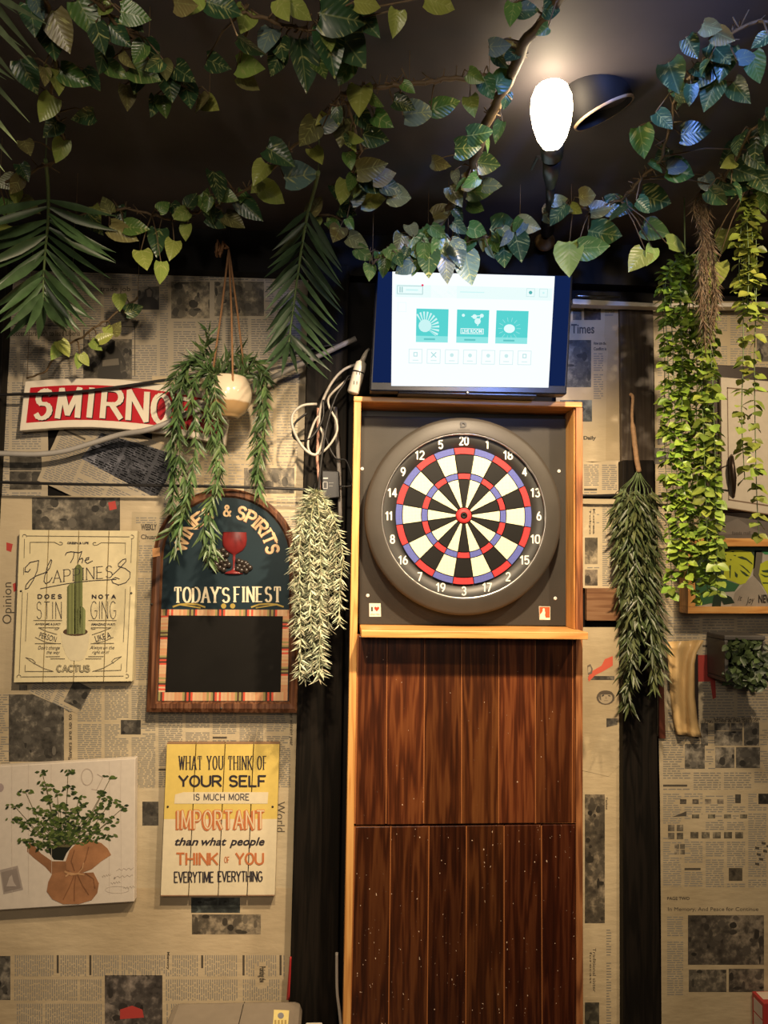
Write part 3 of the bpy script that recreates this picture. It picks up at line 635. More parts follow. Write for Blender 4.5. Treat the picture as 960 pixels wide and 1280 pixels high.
# ---- red bar sign
sd=2.335; smq=thing('bar_sign','curved red bar sign with cream border and cream capital letters','sign',tuple(U(150,510,sd+.03)))
TOP=[(31,476.5),(60,474.2),(90,472.8),(120,472.6),(150,474.2),(180,477.2),(210,481.3),(240,486.6),(270,493),(288,497.5)]
BOT=[(24,538.5),(52,536.4),(82,534.2),(114,534),(146,535.8),(177,538.6),(207,542.2),(236,547),(264,552.6),(281,556.6)]
def sgn(u,v):
    k=u*9; i=min(8,int(k)); f=k-i
    a=(lerp(TOP[i][0],TOP[i+1][0],f),lerp(TOP[i][1],TOP[i+1][1],f)); b_=(lerp(BOT[i][0],BOT[i+1][0],f),lerp(BOT[i][1],BOT[i+1][1],f))
    return (lerp(a[0],b_[0],v),lerp(a[1],b_[1],v))
mb=MB(); out=[sgn(i/24,0) for i in range(25)]+[sgn(i/24,1) for i in range(24,-1,-1)]
mb.prism([U(*p,sd) for p in out],(0,.03,0),0,(.84,.76,.64,.5)); mb.build('board',M['gloss'],smq,.003)
mb=MB(); out=[sgn(.03+.94*i/24,.14) for i in range(25)]+[sgn(.03+.94*i/24,.85) for i in range(24,-1,-1)]
mb.face([U(*p,sd-.0008) for p in out],0,(.52,.018,.03,.5)); mb.build('red_field',M['gloss'],smq)
fr=plane(sd-.0022); fk=plane(sd-.0018)
LX=[('S',.072,.138),('M',.178,.268),('I',.315,.325),('R',.378,.457),('N',.492,.572),('O',.605,.675),('F',.72,.77),('F',.81,.87)]
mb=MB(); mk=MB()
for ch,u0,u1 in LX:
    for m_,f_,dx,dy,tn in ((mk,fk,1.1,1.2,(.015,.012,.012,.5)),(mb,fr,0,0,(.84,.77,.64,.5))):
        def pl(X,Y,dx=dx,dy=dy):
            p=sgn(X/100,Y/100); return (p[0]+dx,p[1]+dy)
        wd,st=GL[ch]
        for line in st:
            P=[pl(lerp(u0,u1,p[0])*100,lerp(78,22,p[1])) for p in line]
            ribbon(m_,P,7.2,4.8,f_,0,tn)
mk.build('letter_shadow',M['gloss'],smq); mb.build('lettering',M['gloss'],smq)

def board_sign(root,quad,D,t,seams_top,seams_bot,cols,matname,bev=.0012,vsplit=None):
    """four upright planks side by side, one mesh; cols: list of (v0,v1,colour)"""
    Q=quadmap(*quad); mb=MB(); st=[0]+seams_top+[1]; sb=[0]+seams_bot+[1]
    for i in range(len(st)-1):
        g=.0045
        a0,a1=st[i]+(g if i else 0),st[i+1]-(g if i<len(st)-2 else 0); b0,b1=sb[i]+(g if i else 0),sb[i+1]-(g if i<len(st)-2 else 0)
        for v0,v1,c in cols:
            q=[Q(lerp(a0,b0,v0),v0),Q(lerp(a1,b1,v0),v0),Q(lerp(a1,b1,v1),v1),Q(lerp(a0,b0,v1),v1)]
            mb.prism([U(*p,D) for p in q],(0,t,0),0,(*c,.5))
    mb.build('planks',M[matname],root)
    mb=MB(); q=[Q(.01,.01),Q(.99,.01),Q(.99,.99),Q(.01,.99)]
    mb.prism([U(*p,D+t*.55) for p in q],(0,t*.44,0),0,(.03,.02,.015,.5)); mb.build('backing',M['paint'],root)
    return Q
def screw(root,x,y,D,dark=True):
    mb=MB(); mb.lathe(U(x,y,D),(0,-1,0),[(.0034,0),(.003,.0014),(0,.0018)],10,0,(.05,.04,.03,.5)); mb.build('screw',M['gloss'],root)
# ---- cactus sign
CD=2.352
cs_=thing('wooden_sign','cream plank sign with a painted cactus in a white pot','sign',tuple(U(92,760,CD+.02)))
CREAM=(.80,.70,.44)
board_sign(cs_,[(24.7,662.3),(171.8,663.5),(165.2,851.5),(17.4,852.9)],CD,.022,[.246,.502,.758],[.244,.502,.757],[(0,1,CREAM)],'paint')
cm=cropmap(5.053,0,650); f0=plane(CD-.0008); fn=lambda x,y:f0(*cm(x,y)); f1_=plane(CD-.0014); fn1=lambda x,y:f1_(*cm(x,y)); f2_=plane(CD-.002); fn2=lambda x,y:f2_(*cm(x,y))
for x,y in ((133,449),(830,462)): screw(cs_,*cm(x,y),CD)
INKB=(.035,.03,.04,.5); THIN=(.12,.10,.07,.5)
mb=MB()
poly(mb,[(383,715),(395,792),(412,842),(432,875),(450,888),(500,890),(525,880),(545,848),(558,800),(568,715)],fn,0,(.72,.64,.44)); 
poly(mb,arc(476,706,78,26,0,360,20)[:-1],fn1,0,(.09,.05,.03))
def rib(x0,x1,yt,yb,n,c):
    for i in range(n):
        a,b_=lerp(x0,x1,i/n),lerp(x0,x1,(i+1)/n); h=lambda x:yt+((x-(x0+x1)/2)/((x1-x0)/2))**2*26
        k=(.7,1.15,.85,1.25,.75)[i%5]; poly(mb,[(a,h(a)),((a+b_)/2,h((a+b_)/2)),(b_,h(b_)),(b_-2,yb),(a-2,yb+6)],fn2,0,tuple(x*k for x in c))
rib(470,522,280,715,4,(.15,.17,.06)); rib(424,487,398,718,5,(.21,.23,.085)); rib(486,540,545,715,4,(.21,.24,.095))
mb.build('cactus_painting',M['paint'],cs_)
mb=MB()
L_=lambda pts,w_=3.2,c=THIN: ribbon(mb,pts,w_,w_,fn2,0,c,.5)
# border
L_([(170,100),(818,106)]); L_([(155,120),(152,240)]); L_([(150,300),(150,345)]); L_([(142,455),(122,970)]); L_([(833,120),(827,270)]); L_([(824,420),(800,960)]); L_([(138,990),(780,985)])
for cx,cy in ((155,103),(833,106),(120,990),(800,985)): L_(arc(cx,cy,13,12,-200+(90 if cx>400 else 0),20+(90 if cx>400 else 0),8))
L_([(190,210),(190,140),(345,140)]); L_([(640,143),(793,145),(790,215)]); L_([(345,140),(375,156)]+arc(382,148,14,9,120,-120,7)); L_([(640,143),(612,158)]+arc(600,150,14,9,60,300,7))
L_([(175,460),(162,765)]); L_([(793,435),(780,770)]); L_([(160,915),(158,956),(338,956)]); L_([(768,908),(764,948),(600,954)])
L_([(162,868),(215,905),(280,938),(338,956)]); L_([(162,868),(205,880),(225,900),(212,908)]); L_([(768,862),(715,900),(650,936),(585,956)]); L_([(768,862),(725,874),(705,892),(718,905)])
L_([(255,433),(420,402),(560,384),(735,374)],4,INKB)
L_([(212,634),(392,634)]); L_([(558,634),(735,634)]); L_([(222,780),(385,780)]); L_([(575,780),(720,778)]); L_([(290,863),(378,862)]); L_([(318,876),(410,876)]); L_([(540,876),(640,876)]); L_([(558,862),(655,862)])
L_([(243,680),(375,680)]); L_([(243,680),(300,705),(360,722)]); L_([(222,740),(290,772),(352,780)]); L_([(375,680),(362,692),(345,690)])
L_([(575,680),(702,680)]); L_([(575,680),(582,690),(602,688)]); L_([(702,680),(640,705),(582,724)]); L_([(716,740),(650,768),(592,778)])
fx=lambda X,Y:fn2(X,Y)
T_=lambda s,x0,y0,x1,y1,c=INKB,**k: typ(mb,s,x0,y0,x1,y1,fx,0,c,**k)
letters(mb,'DOES',237,468,392,498,fx,0,INKB,7,6,0,.75); letters(mb,'NOTA',580,470,733,498,fx,0,INKB,7,6,0,.75)
letters(mb,'STIN',230,515,390,625,fx,0,INKB,3.5,3.5,0,.45); letters(mb,'GING',573,512,735,625,fx,0,INKB,3.5,3.5,0,.32)
T_('AWESOME & JUICY',222,651,386,667,bold=.02); T_('AMAZING WAY!',575,651,728,666,bold=.02); T_('GREEN & LIFE',424,138,560,152,bold=.03)
T_('PERSON',248,722,358,758,rot=16); T_('LIKE A',600,718,700,756,rot=-16)
T_("Don't change",240,794,378,824,shear=.35); T_('the way',295,824,378,852,shear=.35); T_('Always on the',568,794,722,822,shear=.35); T_('right of it!',582,824,690,850,shear=.35)
letters(mb,'CACTUS',356,914,570,962,fx,0,THIN,11,10,0,.3); fx3=plane(CD-.0026); letters(mb,'CACTUS',359,917,567,959,lambda X,Y:fx3(*cm(X,Y)),0,(.55,.48,.3,.5),4.5,4,0,.3)
def slant(X,Y): return (X,Y-(X-330)*.085)
letters(mb,'APPINES',335,318,712,396,fx,0,INKB,5,3,6.5,.36,slant)
L_([(245,255),(190,268),(160,300),(158,325),(178,328),(192,310)],5,INKB); L_([(245,255),(235,320),(210,380),(178,430),(160,436),(165,410),(190,378),(230,352),(290,330)],5,INKB)
L_([(290,330),(300,290),(322,250),(328,258),(315,300),(285,345),(278,385),(290,402),(315,388),(330,362)],5,INKB)
L_([(705,352),(740,320),(770,290),(795,262),(795,244),(775,250),(748,275),(748,292),(790,305),(822,330),(820,365),(795,395),(750,410),(712,395),(705,375),(730,362),(755,372)],4.5,INKB)
L_([(412,222),(422,205),(450,200),(500,206),(518,198)],5,INKB); L_([(470,203),(462,240),(445,270)],5,INKB); L_([(518,198),(505,235),(492,268),(500,250),(520,240),(524,252),(518,270)],5,INKB); L_([(535,255),(560,248),(562,236),(546,240),(538,262),(552,274),(585,258)],5,INKB)
mb.build('lettering',M['paint'],cs_)
# ---- motto sign
YD=2.352; ms=thing('wooden_sign','yellow and cream plank sign with black and orange motto lettering','sign',tuple(U(275,1020,YD+.02)))
QY=board_sign(ms,[(208.8,928.8),(349.3,928.8),(343.4,1119.8),(200.9,1120.2)],YD,.022,[.258,.517,.771],[.243,.503,.757],[(0,.007,(.3,.17,.09)),(.007,.497,(.80,.60,.16)),(.497,.993,(.83,.72,.50)),(.993,1,(.35,.2,.12))],'paint')
cy_=cropmap(5.053,190,910); ya=plane(YD-.0008); yb_=plane(YD-.0014); yc=plane(YD-.002)
lean=lambda Y:(545-Y)*.0395
fa=lambda x,y:ya(*cy_(x,y)); fb2=lambda x,y:yb_(*cy_(x,y)); fc=lambda x,y:yc(*cy_(x,y))
mb=MB(); OR=(.62,.20,.07,.5)
poly(mb,[(146,420),(200,405),(735,405),(730,478),(140,478)],fa,0,(.83,.72,.50)); mb.build('white_band',M['paint'],ms)
mb=MB(); sh=lambda X,Y:(X,Y)
letters(mb,'WHAT YOU THINK OF',168,176,727,263,fb2,0,INKB,7.5,3.2,6,.5)
letters(mb,'YOUR SELF',165,297,724,373,fb2,0,INKB,13,12,0,.25)
letters(mb,'IS MUCH MORE',262,414,615,458,fb2,0,(.10,.09,.10,.5),6,6,0,.35)
letters(mb,'IMPORTANT',146,520,708,650,fb2,0,OR,19,19,0,.42); letters(mb,'IMPORTANT',153,515,716,643,fb2,0,OR,17,17,0,.42); letters(mb,'IMPORTANT',157,519,712,639,fc,0,(.83,.66,.42,.5),9,9,0,.44)
T2_=lambda s,x0,y0,x1,y1,**k: typ(mb,s,x0,y0,x1,y1,fb2,0,INKB,**k)
T2_('than',145,692,294,742,bold=.022,shear=.3); T2_('what',312,692,472,742,bold=.022,shear=.3); T2_('people',490,690,712,758,bold=.022,shear=.3)
letters(mb,'THINK',150,786,420,868,fb2,0,OR,13,12,0,.26); letters(mb,'YOU',525,786,708,866,fb2,0,OR,13,12,0,.26); letters(mb,'OF',456,812,490,852,fb2,0,OR,4,4,0,.3)
letters(mb,'EVERYTIME',138,906,392,978,fb2,0,INKB,8,7,0,.28); letters(mb,'EVERYTHING',414,903,700,972,fb2,0,INKB,8,7,0,.28)
mb.build('lettering',M['paint'],ms)
for x,y in ((100,497),(762,497)): screw(ms,*cy_(x,y),YD)
# ---- arched chalkboard
HD=2.335; cb=thing('chalkboard_sign','arched brown chalkboard sign with painted wine glass and striped border','sign',tuple(U(278,888,HD+.03)))
def arch(l_b,l_s,r_s,r_b,cx,cy,rx,ry,n=22):
    return [l_b,l_s]+[(cx+rx*math.cos(math.radians(180-180*i/n)),cy-ry*math.sin(math.radians(180-180*i/n))) for i in range(1,n)]+[r_s,r_b]
OUTA=arch((183,890),(191.2,698),(371.5,698),(372.5,891),281.3,698,90.1,87.5); INA=arch((196.8,876.5),(204.3,698),(361.6,698),(360.6,876.5),283,698,78.6,76)
mb=MB(); n=len(OUTA)
def ringface(A,B,DA,DBk,mat=0,tn=(1,1,1,.5)):
    for i in range(n):
        j=(i+1)%n; mb.face([U(*A[i],DA),U(*A[j],DA),U(*B[j],DBk),U(*B[i],DBk)],mat,tn)
mid_=[(lerp(a[0],c[0],.35),lerp(a[1],c[1],.35)) for a,c in zip(OUTA,INA)]; mi2=[(lerp(a[0],c[0],.75),lerp(a[1],c[1],.75)) for a,c in zip(OUTA,INA)]
def back(A,D0,D1):
    for i in range(n):
        j=(i+1)%n; p,q=U(*A[i],D0),U(*A[j],D0); e=Vector((0,D1-D0,0)); mb.face([p,q,q+e,p+e])
ringface(OUTA,mid_,HD+.006,HD); ringface(mid_,mi2,HD,HD+.001); ringface(mi2,INA,HD+.001,HD+.010); back(OUTA,HD+.006,2.378)
mb.build('frame',M['frame_wood'],cb)
mb=MB(); mb.prism([U(*p,HD+.0095) for p in arch((195,878),(203,698),(363,698),(362,878),283,698,80,77)],(0,.012,0)); t=NT('dark_teal_paint'); f=t.noise(t.coord(),6,4); M['teal']=t.fin(t.mix(f,(.008,.018,.026),(.017,.036,.048)),.5,0,.2); mb.build('panel',M['teal'],cb)
h1=plane(HD+.009); h2=plane(HD+.0082); h3=plane(HD+.0075); CRM=(.72,.50,.28,.5)
cc=cropmap(4.267,180,600); g1=lambda x,y:h1(*cc(x,y)); g2=lambda x,y:h2(*cc(x,y)); g3=lambda x,y:h3(*cc(x,y))
mb=MB()
def arctxt(s,a0,a1,r0=51.5,r1=66.5,tint=CRM,wv=3.6,wh=2.2,serif=2.6,gap=.35,fn=h2):
    def pl(X,Y):
        a=math.radians(lerp(a0,a1,X/100)); r=lerp(r0,r1,1-Y/20); return (282.5+r*math.cos(a),697-r*math.sin(a)*1.0)
    tot=sum(GL[c][0] for c in s)+gap*(len(s)-1); x=0
    for c in s:
        wd,st=GL[c]
        for line in st:
            pts=[]
            for i,p in enumerate(line): pts.append(pl((x+p[0]*wd)/tot*100,20*(1-p[1])))
            ribbon(mb,pts,wv,wv*.8,fn,0,tint,.3)
            if serif:
                for p in (line[0],line[-1]):
                    if p[1] in(0,1) and c not in 'OSCG&' and not(c in 'PR' and p==line[-1] and len(line)>3):
                        X=(x+p[0]*wd)/tot*100; dX=serif/((r0+r1)/2*abs(math.radians(a1-a0)))*100; ribbon(mb,[pl(X-dX,20*(1-p[1])),pl(X+dX,20*(1-p[1]))],1.6,1.6,fn,0,tint,0)
        x+=wd+gap
arctxt('WINES',171,108); arctxt('SPIRITS',75,6); arctxt('&',93,84,52,65,CRM,2.6,2,0)
arctxt('WINES',170.3,107.3,50.8,65.6,(.16,.05,.03,.5),fn=h1); arctxt('SPIRITS',74.3,5.3,50.8,65.6,(.16,.05,.03,.5),fn=h1)
mb.build('arched_lettering',M['paint'],cb); mb=MB(); letters(mb,'TODAY',158,570,402,655,g2,0,(.82,.72,.52,.5),12.5,6,9,.36); letters(mb,"'",398,570,420,600,g2,0,(.82,.72,.52,.5),9,6); letters(mb,'S',414,572,460,656,g2,0,(.82,.72,.52,.5),12,8); letters(mb,'FINEST',478,568,733,652,g2,0,(.82,.72,.52,.5),12.5,6,8.5,.5)
mb.build('lettering',M['paint'],cb)
GD=(.42,.30,.06,.5)
for sx in (1,-1):
    mb=MB(); X=lambda x:449+sx*(x-449)
    ribbon(mb,[(X(155),676),(X(190),664),(X(235),660),(X(285),664),(X(325),678)],9,9,g1,0,GD); ribbon(mb,[(X(185),664),(X(240),672),(X(300),682)],7,7,g1,0,GD); mb.build('gold_scroll',M['paint'],cb)
    mb=MB(); disc(mb,X(425),672,14,g2,0,GD); mb.build('gold_dot',M['paint'],cb)
mb=MB(); SQc=[(201.6,761.7),(361.6,761.7),(359.3,876),(197.6,876)]; ICc=[(210.6,769.2),(353.6,770.2),(350.8,865.2),(206.4,865.2)]
cols=[(.62,.34,.18),(.68,.10,.06),(.66,.44,.24),(.34,.30,.12),(.70,.46,.28),(.62,.30,.16),(.10,.06,.04),(.66,.40,.24)]
xl_=lambda y: lerp(201.6,197.6,(y-761.7)/114.3); xr_=lambda y: lerp(361.6,359.3,(y-761.7)/114.3)
def stripes(n,P0,P1,Q0,Q1,k):
    for i in range(n):
        u0,u1=i/n,(i+1)/n; L2=lambda P,Q_,u:(lerp(P[0],Q_[0],u),lerp(P[1],Q_[1],u))
        c=cols[(i*3+(i//5)*2+k)%8]; mb.face([h2(*L2(P0,P1,u0)),h2(*L2(P0,P1,u1)),h2(*L2(Q0,Q1,u1)),h2(*L2(Q0,Q1,u0))],0,(*c,.5))
stripes(64,(xl_(762),761.7),(xr_(762),762.2),(xl_(770),769.6),(xr_(770),770.4),0)
stripes(64,(xl_(865),865),(xr_(865),865),(xl_(876),876),(xr_(876),876),3)
stripes(42,(xl_(770),769.6),(xl_(865),865),(210.6,769.2),(206.4,865.2),1)
stripes(42,(353.6,770.2),(350.8,865.2),(xr_(770),770.4),(xr_(865),865),5)
mb.build('striped_border',M['gloss'],cb)
mb=MB(); mb.face([h3(*p) for p in ICc]); M['slate']=plain('black_slate',(.010,.009,.008),.6,var=.3,scale=10,spec=.12); mb.build('slate',M['slate'],cb)
mb=MB(); RW=(.20,.022,.022,.5)
def ly(y): return U(*cc(478,y),HD+.009)
s_=HD/961/4.267
pr=[(62,280),(64,300),(66,320),(62,350),(46,376),(22,392),(8,398),(6,410),(8,418),(5,440),(5,470),(12,482),(40,492),(50,500),(0,503)]
mb.lathe(ly(503),(0,0,1),[(r*s_,(503-y)*s_) for r,y in pr],20,0,RW); mb.lathe(ly(280),(0,0,1),[(62*s_,0),(55*s_,.001),(50*s_,-.003),(0,-.004)],20,0,(.06,.008,.01,.5))
wg=mb.build('wine_glass_relief',M['gloss'],cb)
# flatten the glass about the panel plane
ofs=(HD+.0085)-cb.location.y
for v in wg.data.vertices: v.co.y=ofs+(v.co.y-ofs)*.30
mb=MB(); rg=random.Random(4)
for (x,y) in [(330,420),(350,400),(372,392),(395,382),(418,378),(440,400),(345,440),(368,430),(392,415),(415,410),(438,432),(450,450),(360,462),(385,450),(410,440),(430,460),(378,478),(402,470),(420,478),(500,430),(520,440),(540,445),(510,460),(530,468),(552,452),(566,468),(545,485),(495,475),(520,485)]:
    mb.ball(U(*cc(x+rg.uniform(-4,4),y+rg.uniform(-4,4)),HD+.006),16*s_,0,(.035,.026,.022,.5),10,(1,.7,1))
mb.build('grapes_relief',M['gloss'],cb)
for x,y in ((412,1218),(42,662)): screw(cb,*cc(x,y),HD)
mb=MB(); slab_px(mb,[cc(*p) for p in ((44,365),(84,360),(84,405),(46,412))],HD-.0015,.002,0,(.5,.25,.10,.5)); mb.build('tape_patch',M['paint'],cb)
# ---- herb canvas
ND=2.348; nv=thing('canvas_print','white canvas print of green herbs in a tied burlap sack','canvas',tuple(U(60,1130,ND+.03)))
mb=MB(); slab_px(mb,[(-70,962),(169.2,948),(167.8,1127.2),(-70,1142)],ND,.028,0,(.70,.62,.53,.5)); mb.build('canvas',M['paint'],nv,.002)
cn=cropmap(5.053,0,940); na=plane(ND-.0006); nb=plane(ND-.0012); nc=plane(ND-.002)
k1=lambda x,y:na(*cn(x,y)); k2=lambda x,y:nb(*cn(x,y)); k3=lambda x,y:nc(*cn(x,y))
mb=MB(); rg=random.Random(9)
for x in (75,180,325,690,765): ribbon(mb,[(x,60 if x>600 else 80),(x+rg.uniform(-4,4),300),(x,520),(x+2,900)],2.2,2.2,k1,0,(.60,.52,.44,.5))
poly(mb,[(0,745),(112,718),(146,870),(22,898)],k1,0,(.40,.34,.30)); poly(mb,[(10,760),(105,735),(132,858),(28,884)],k2,0,(.30,.25,.22)); poly(mb,[(40,850),(60,790),(75,775),(85,820),(105,850)],k3,0,(.5,.43,.38))
mb.build('postage_print',M['paint'],nv); mb=MB()
ribbon(mb,arc(550,158,36,52,0,360,18),6,6,k1,0,(.50,.42,.35,.5)); ribbon(mb,[(615,140),(650,160),(610,240),(580,235)],5,5,k1,0,(.50,.42,.35,.5))
poly(mb,arc(0,225,25,28,0,360,12)[:-1],k1,0,(.42,.33,.32))
for i,(x0,y0,x1) in enumerate(((645,785,700),(735,745,845),(730,790,840),(780,860,848),(700,830,760),(720,800,730))):
    pts=[(lerp(x0,x1,j/12),y0+7*math.sin(j*1.9+i)-j*.8) for j in range(13)]; ribbon(mb,pts,1.8,1.8,k1,0,(.34,.28,.23,.5))
ribbon(mb,arc(740,870,75,22,0,360,18),1.6,1.6,k1,0,(.5,.43,.36,.5))
mb.build('faded_print',M['paint'],nv)
mb=MB(); BU=(.33,.16,.075); 
poly(mb,[(172,590),(185,572),(215,590),(258,640),(330,690),(420,690),(440,760),(330,775),(285,725),(215,670),(172,630)],k1,0,tuple(x*.75 for x in BU))
poly(mb,[(415,690),(440,620),(480,580),(560,552),(640,575),(680,610),(702,650),(640,690),(580,740),(500,770),(420,745)],k2,0,BU)
poly(mb,[(330,770),(420,750),(500,765),(590,760),(625,830),(615,890),(580,935),(500,960),(400,962),(330,930),(295,880),(305,820)],k2,0,tuple(x*.92 for x in BU))
for a in ([(470,775),(440,850),(400,930)],[(490,775),(520,840),(560,900)],[(480,770),(470,850),(470,940)],[(500,760),(540,680),(560,600)],[(470,750),(450,690),(470,620)],[(540,765),(590,800),(600,860)]): ribbon(mb,a,6,6,k3,0,(.20,.09,.04,.5))
ribbon(mb,[(410,755),(450,775),(490,768),(530,775)],12,12,k3,0,(.48,.28,.14,.5)); ribbon(mb,[(480,770),(440,765),(415,785)],9,9,k3,0,(.5,.3,.16,.5)); ribbon(mb,[(490,770),(520,735),(528,700)],6,6,k3,0,(.5,.3,.16,.5))
t=NT('printed_burlap'); a=t.tint(); w1=t.new('ShaderNodeTexWave'); w1.inputs['Scale'].default_value=180; w1.inputs['Distortion'].default_value=2.5; t.link(t.coord((1,1,1),'Object',(0,0,.5)),w1.inputs['Vector']); w2=t.new('ShaderNodeTexWave'); w2.inputs['Scale'].default_value=180; w2.inputs['Distortion'].default_value=2.5; w2.bands_direction='Z'; t.link(t.coord(),w2.inputs['Vector'])
k=t.math('ADD',t.math('MULTIPLY',w1.outputs['Fac'],.3),t.math('ADD',t.math('MULTIPLY',w2.outputs['Fac'],.3),t.math('MULTIPLY',t.noise(t.coord(),24,4),.8))); M['burlap']=t.fin(t.mix(1.0,a.outputs['Color'],t.ramp(k,[(.35,(.55,.52,.5)),(.95,(1.5,1.45,1.4))]),'MULTIPLY'),.6)
mb.build('burlap_picture',M['burlap'],nv)
mb=MB(); poly(mb,[(300,620),(330,590),(400,570),(460,585),(420,640),(400,685),(340,680)],k1,0,(.012,.014,.010))
tips=[(265,120),(430,120),(160,250),(90,340),(90,420),(175,450),(160,560),(290,200),(360,240),(430,215),(300,280),(500,290),(520,330),(700,160),(650,250),(710,300),(790,340),(650,330),(700,430),(600,390),(690,520),(590,510),(250,360),(230,420),(380,340),(450,360),(280,480),(420,420),(520,420),(330,400),(480,480),(350,520),(430,520),(270,580),(220,590),(390,470)]
for x,y in tips: ribbon(mb,[(400+rg.uniform(-40,40),600),(lerp(400,x,.6)+rg.uniform(-10,10),lerp(600,y,.45)),(x,y)],4,4,k1,0,(.14,.12,.06,.5))
ext=[(lerp(400,x,q)+rg.uniform(-20,20),lerp(600,y,q*q*.4+q*.6)) for x,y in tips for q in (.55,.78)]
for x,y in tips+ext:
    for k in range(9 if (x,y) in tips else 5):
        a=rg.uniform(0,6.28); r=rg.uniform(8,52); cx,cy=x+r*math.cos(a),y+abs(r*math.sin(a))*.9-8; ang=rg.uniform(-.9,.9)+(0 if rg.random()<.5 else math.pi); Lf=rg.uniform(18,34); wf=Lf*.3
        g_=rg.choice([(.035,.06,.015),(.06,.10,.02),(.10,.15,.03),(.02,.035,.012),(.13,.17,.05),(.05,.08,.02)])
        ca,sa=math.cos(ang),math.sin(ang); P=[(-1,0),(-.4,-.8),(.3,-.9),(1,0),(.3,.9),(-.4,.8)]
        dd=ND-.0014-.00004*((k*7+int(x))%13); fnn=plane(dd); poly(mb,[cn(cx+p[0]*Lf*.6*ca-p[1]*wf*sa,cy+p[0]*Lf*.6*sa+p[1]*wf*ca) for p in P],fnn,0,g_)
mb.build('herb_picture',M['paint'],nv)
# ================================================================== RIGHT-HAND THINGS
KD=2.33; cu=thing('wall_cupboard','cream painted wall cupboard with a dark pull handle','cupboard',tuple(U(960,637,2.36)))
mb=MB(); slab_px(mb,[(884,455),(1080,466),(1080,640),(884,640)],2.352,.04,0,(.045,.028,.02,.5)); mb.build('carcass',M['paint'],cu,.002)
mb=MB(); CW=(.62,.54,.42,.5); slab_px(mb,[(901,471),(1070,486),(1070,660),(903,634)],KD,.02,0,CW); dr=mb.build('door',M['paint'],cu,.003)
mb=MB()
fo=[(901,471),(1070,486),(1070,660),(903,634)]; QD=quadmap(*fo)
for u0,v0,u1,v1 in ((.045,.075,.96,.085),(.045,.93,.96,.94),(.045,.075,.052,.94)): mb.face([U(*QD(a,c),KD-.0005) for a,c in ((u0,v0),(u1,v0),(u1,v1),(u0,v1))],0,(.20,.13,.08,.5))
mb.build('panel_groove',M['paint'],dr)
mb=MB(); mb.tube([U(914.5,569,KD-.004),U(914.8,572,KD-.02),U(915.5,585,KD-.026),U(917,597,KD-.026),U(917.5,612,KD-.02),U(917,621,KD-.003)],[.004,.006,.009,.009,.006,.004],8); M['dkbrass']=plain('dark_bronze',(.05,.032,.022),.35,.6); mb.build('handle',M['dkbrass'],dr)
mb=MB(); mb.tube([U(898,590,KD+.02),U(903,584,KD-.003),U(910,581,KD-.004)],.0015,5); mb.tube([U(886,617,KD+.02),U(897,611,KD-.002),U(911,613,KD-.004)],.002,5); mb.build('latch_wire',M['dkbrass'],cu)
mb=MB(); slab_px(mb,[(878,641),(1090,641),(1090,673),(876,673)],2.362,.016,0,(.12,.105,.09,.5)); gp=thing('grey_panel','dark grey printed panel strip between cream cupboard and monstera picture','panel',tuple(U(960,673,2.37)))
mb.build('board',M['paint'],gp); mb=MB(); pg=plane(2.3612); poly(mb,[(884,668),(905,655),(922,648),(940,660),(958,668)],pg,0,(.17,.15,.13)); typ(mb,'foods mall',915,664,938,668,plane(2.3606),0,(.05,.04,.035)); mb.build('print',M['paint'],gp)
FD=2.30; pf_=thing('picture_frame','light wood box frame holding a painted monstera leaf picture','picture frame',tuple(U(960,765,2.33)))
def bar(quad,D,t,mat,name,par): m_=MB(); slab_px(m_,quad,D,t); return m_.build(name,mat,par,.0015)
bar([(860,672.5),(1100,673.5),(1100,683),(860,683)],FD,.06,M['pine_h'],'frame_rail',pf_); bar([(860,758.5),(1100,758.5),(1100,767),(860,767)],FD,.06,M['pine_h'],'frame_rail',pf_)
bar([(860,683),(869.5,683),(869.5,758.5),(860,758.5)],FD,.06,M['pine'],'frame_stile',pf_); bar([(1090,683),(1100,683),(1100,758.5),(1090,758.5)],FD,.06,M['pine'],'frame_stile',pf_)
AD=2.325; ca_=cropmap(9.6,860,660); p1=plane(AD-.0006); p2=plane(AD-.001); p3=plane(AD-.0016); p4=plane(AD-.0022); q1=lambda x,y:p1(*ca_(x,y)); q2=lambda x,y:p2(*ca_(x,y)); q3=lambda x,y:p3(*ca_(x,y)); q4=lambda x,y:p4(*ca_(x,y))
mb=MB(); slab_px(mb,[(868,682),(1092,682),(1092,760),(868,760)],AD,.01,0,(.42,.38,.32,.5)); mb.build('picture_panel',M['paint'],pf_)
mb=MB()
poly(mb,[(90,200),(1300,200),(1300,300),(820,290),(800,480),(640,560),(420,640),(380,760),(90,900)],q1,0,(.035,.06,.035)); poly(mb,[(800,270),(900,270),(880,480),(900,700),(780,560)],q1,0,(.13,.115,.085)); poly(mb,[(560,780),(700,640),(790,560),(880,700),(940,800),(2000,800),(2000,950),(520,950)],q1,0,(.30,.26,.21))
poly(mb,[(90,940),(100,700),(250,560),(330,640),(450,620),(620,680),(560,760),(380,770),(300,900)],q2,0,(.035,.12,.045)); poly(mb,[(330,760),(350,745),(430,790),(520,830),(560,900),(430,920),(400,870),(395,945),(290,940),(300,850)],q3,0,(.012,.03,.015))
LM=(.46,.50,.03); poly(mb,[(430,290),(520,265),(640,268),(760,290),(792,340),(785,470),(750,570),(690,660),(630,680),(560,650),(470,620),(425,590),(440,470),(410,400)],q2,0,LM)
poly(mb,[(260,330),(300,280),(390,270),(400,350),(380,430),(310,500),(270,440)],q2,0,(.34,.38,.03))
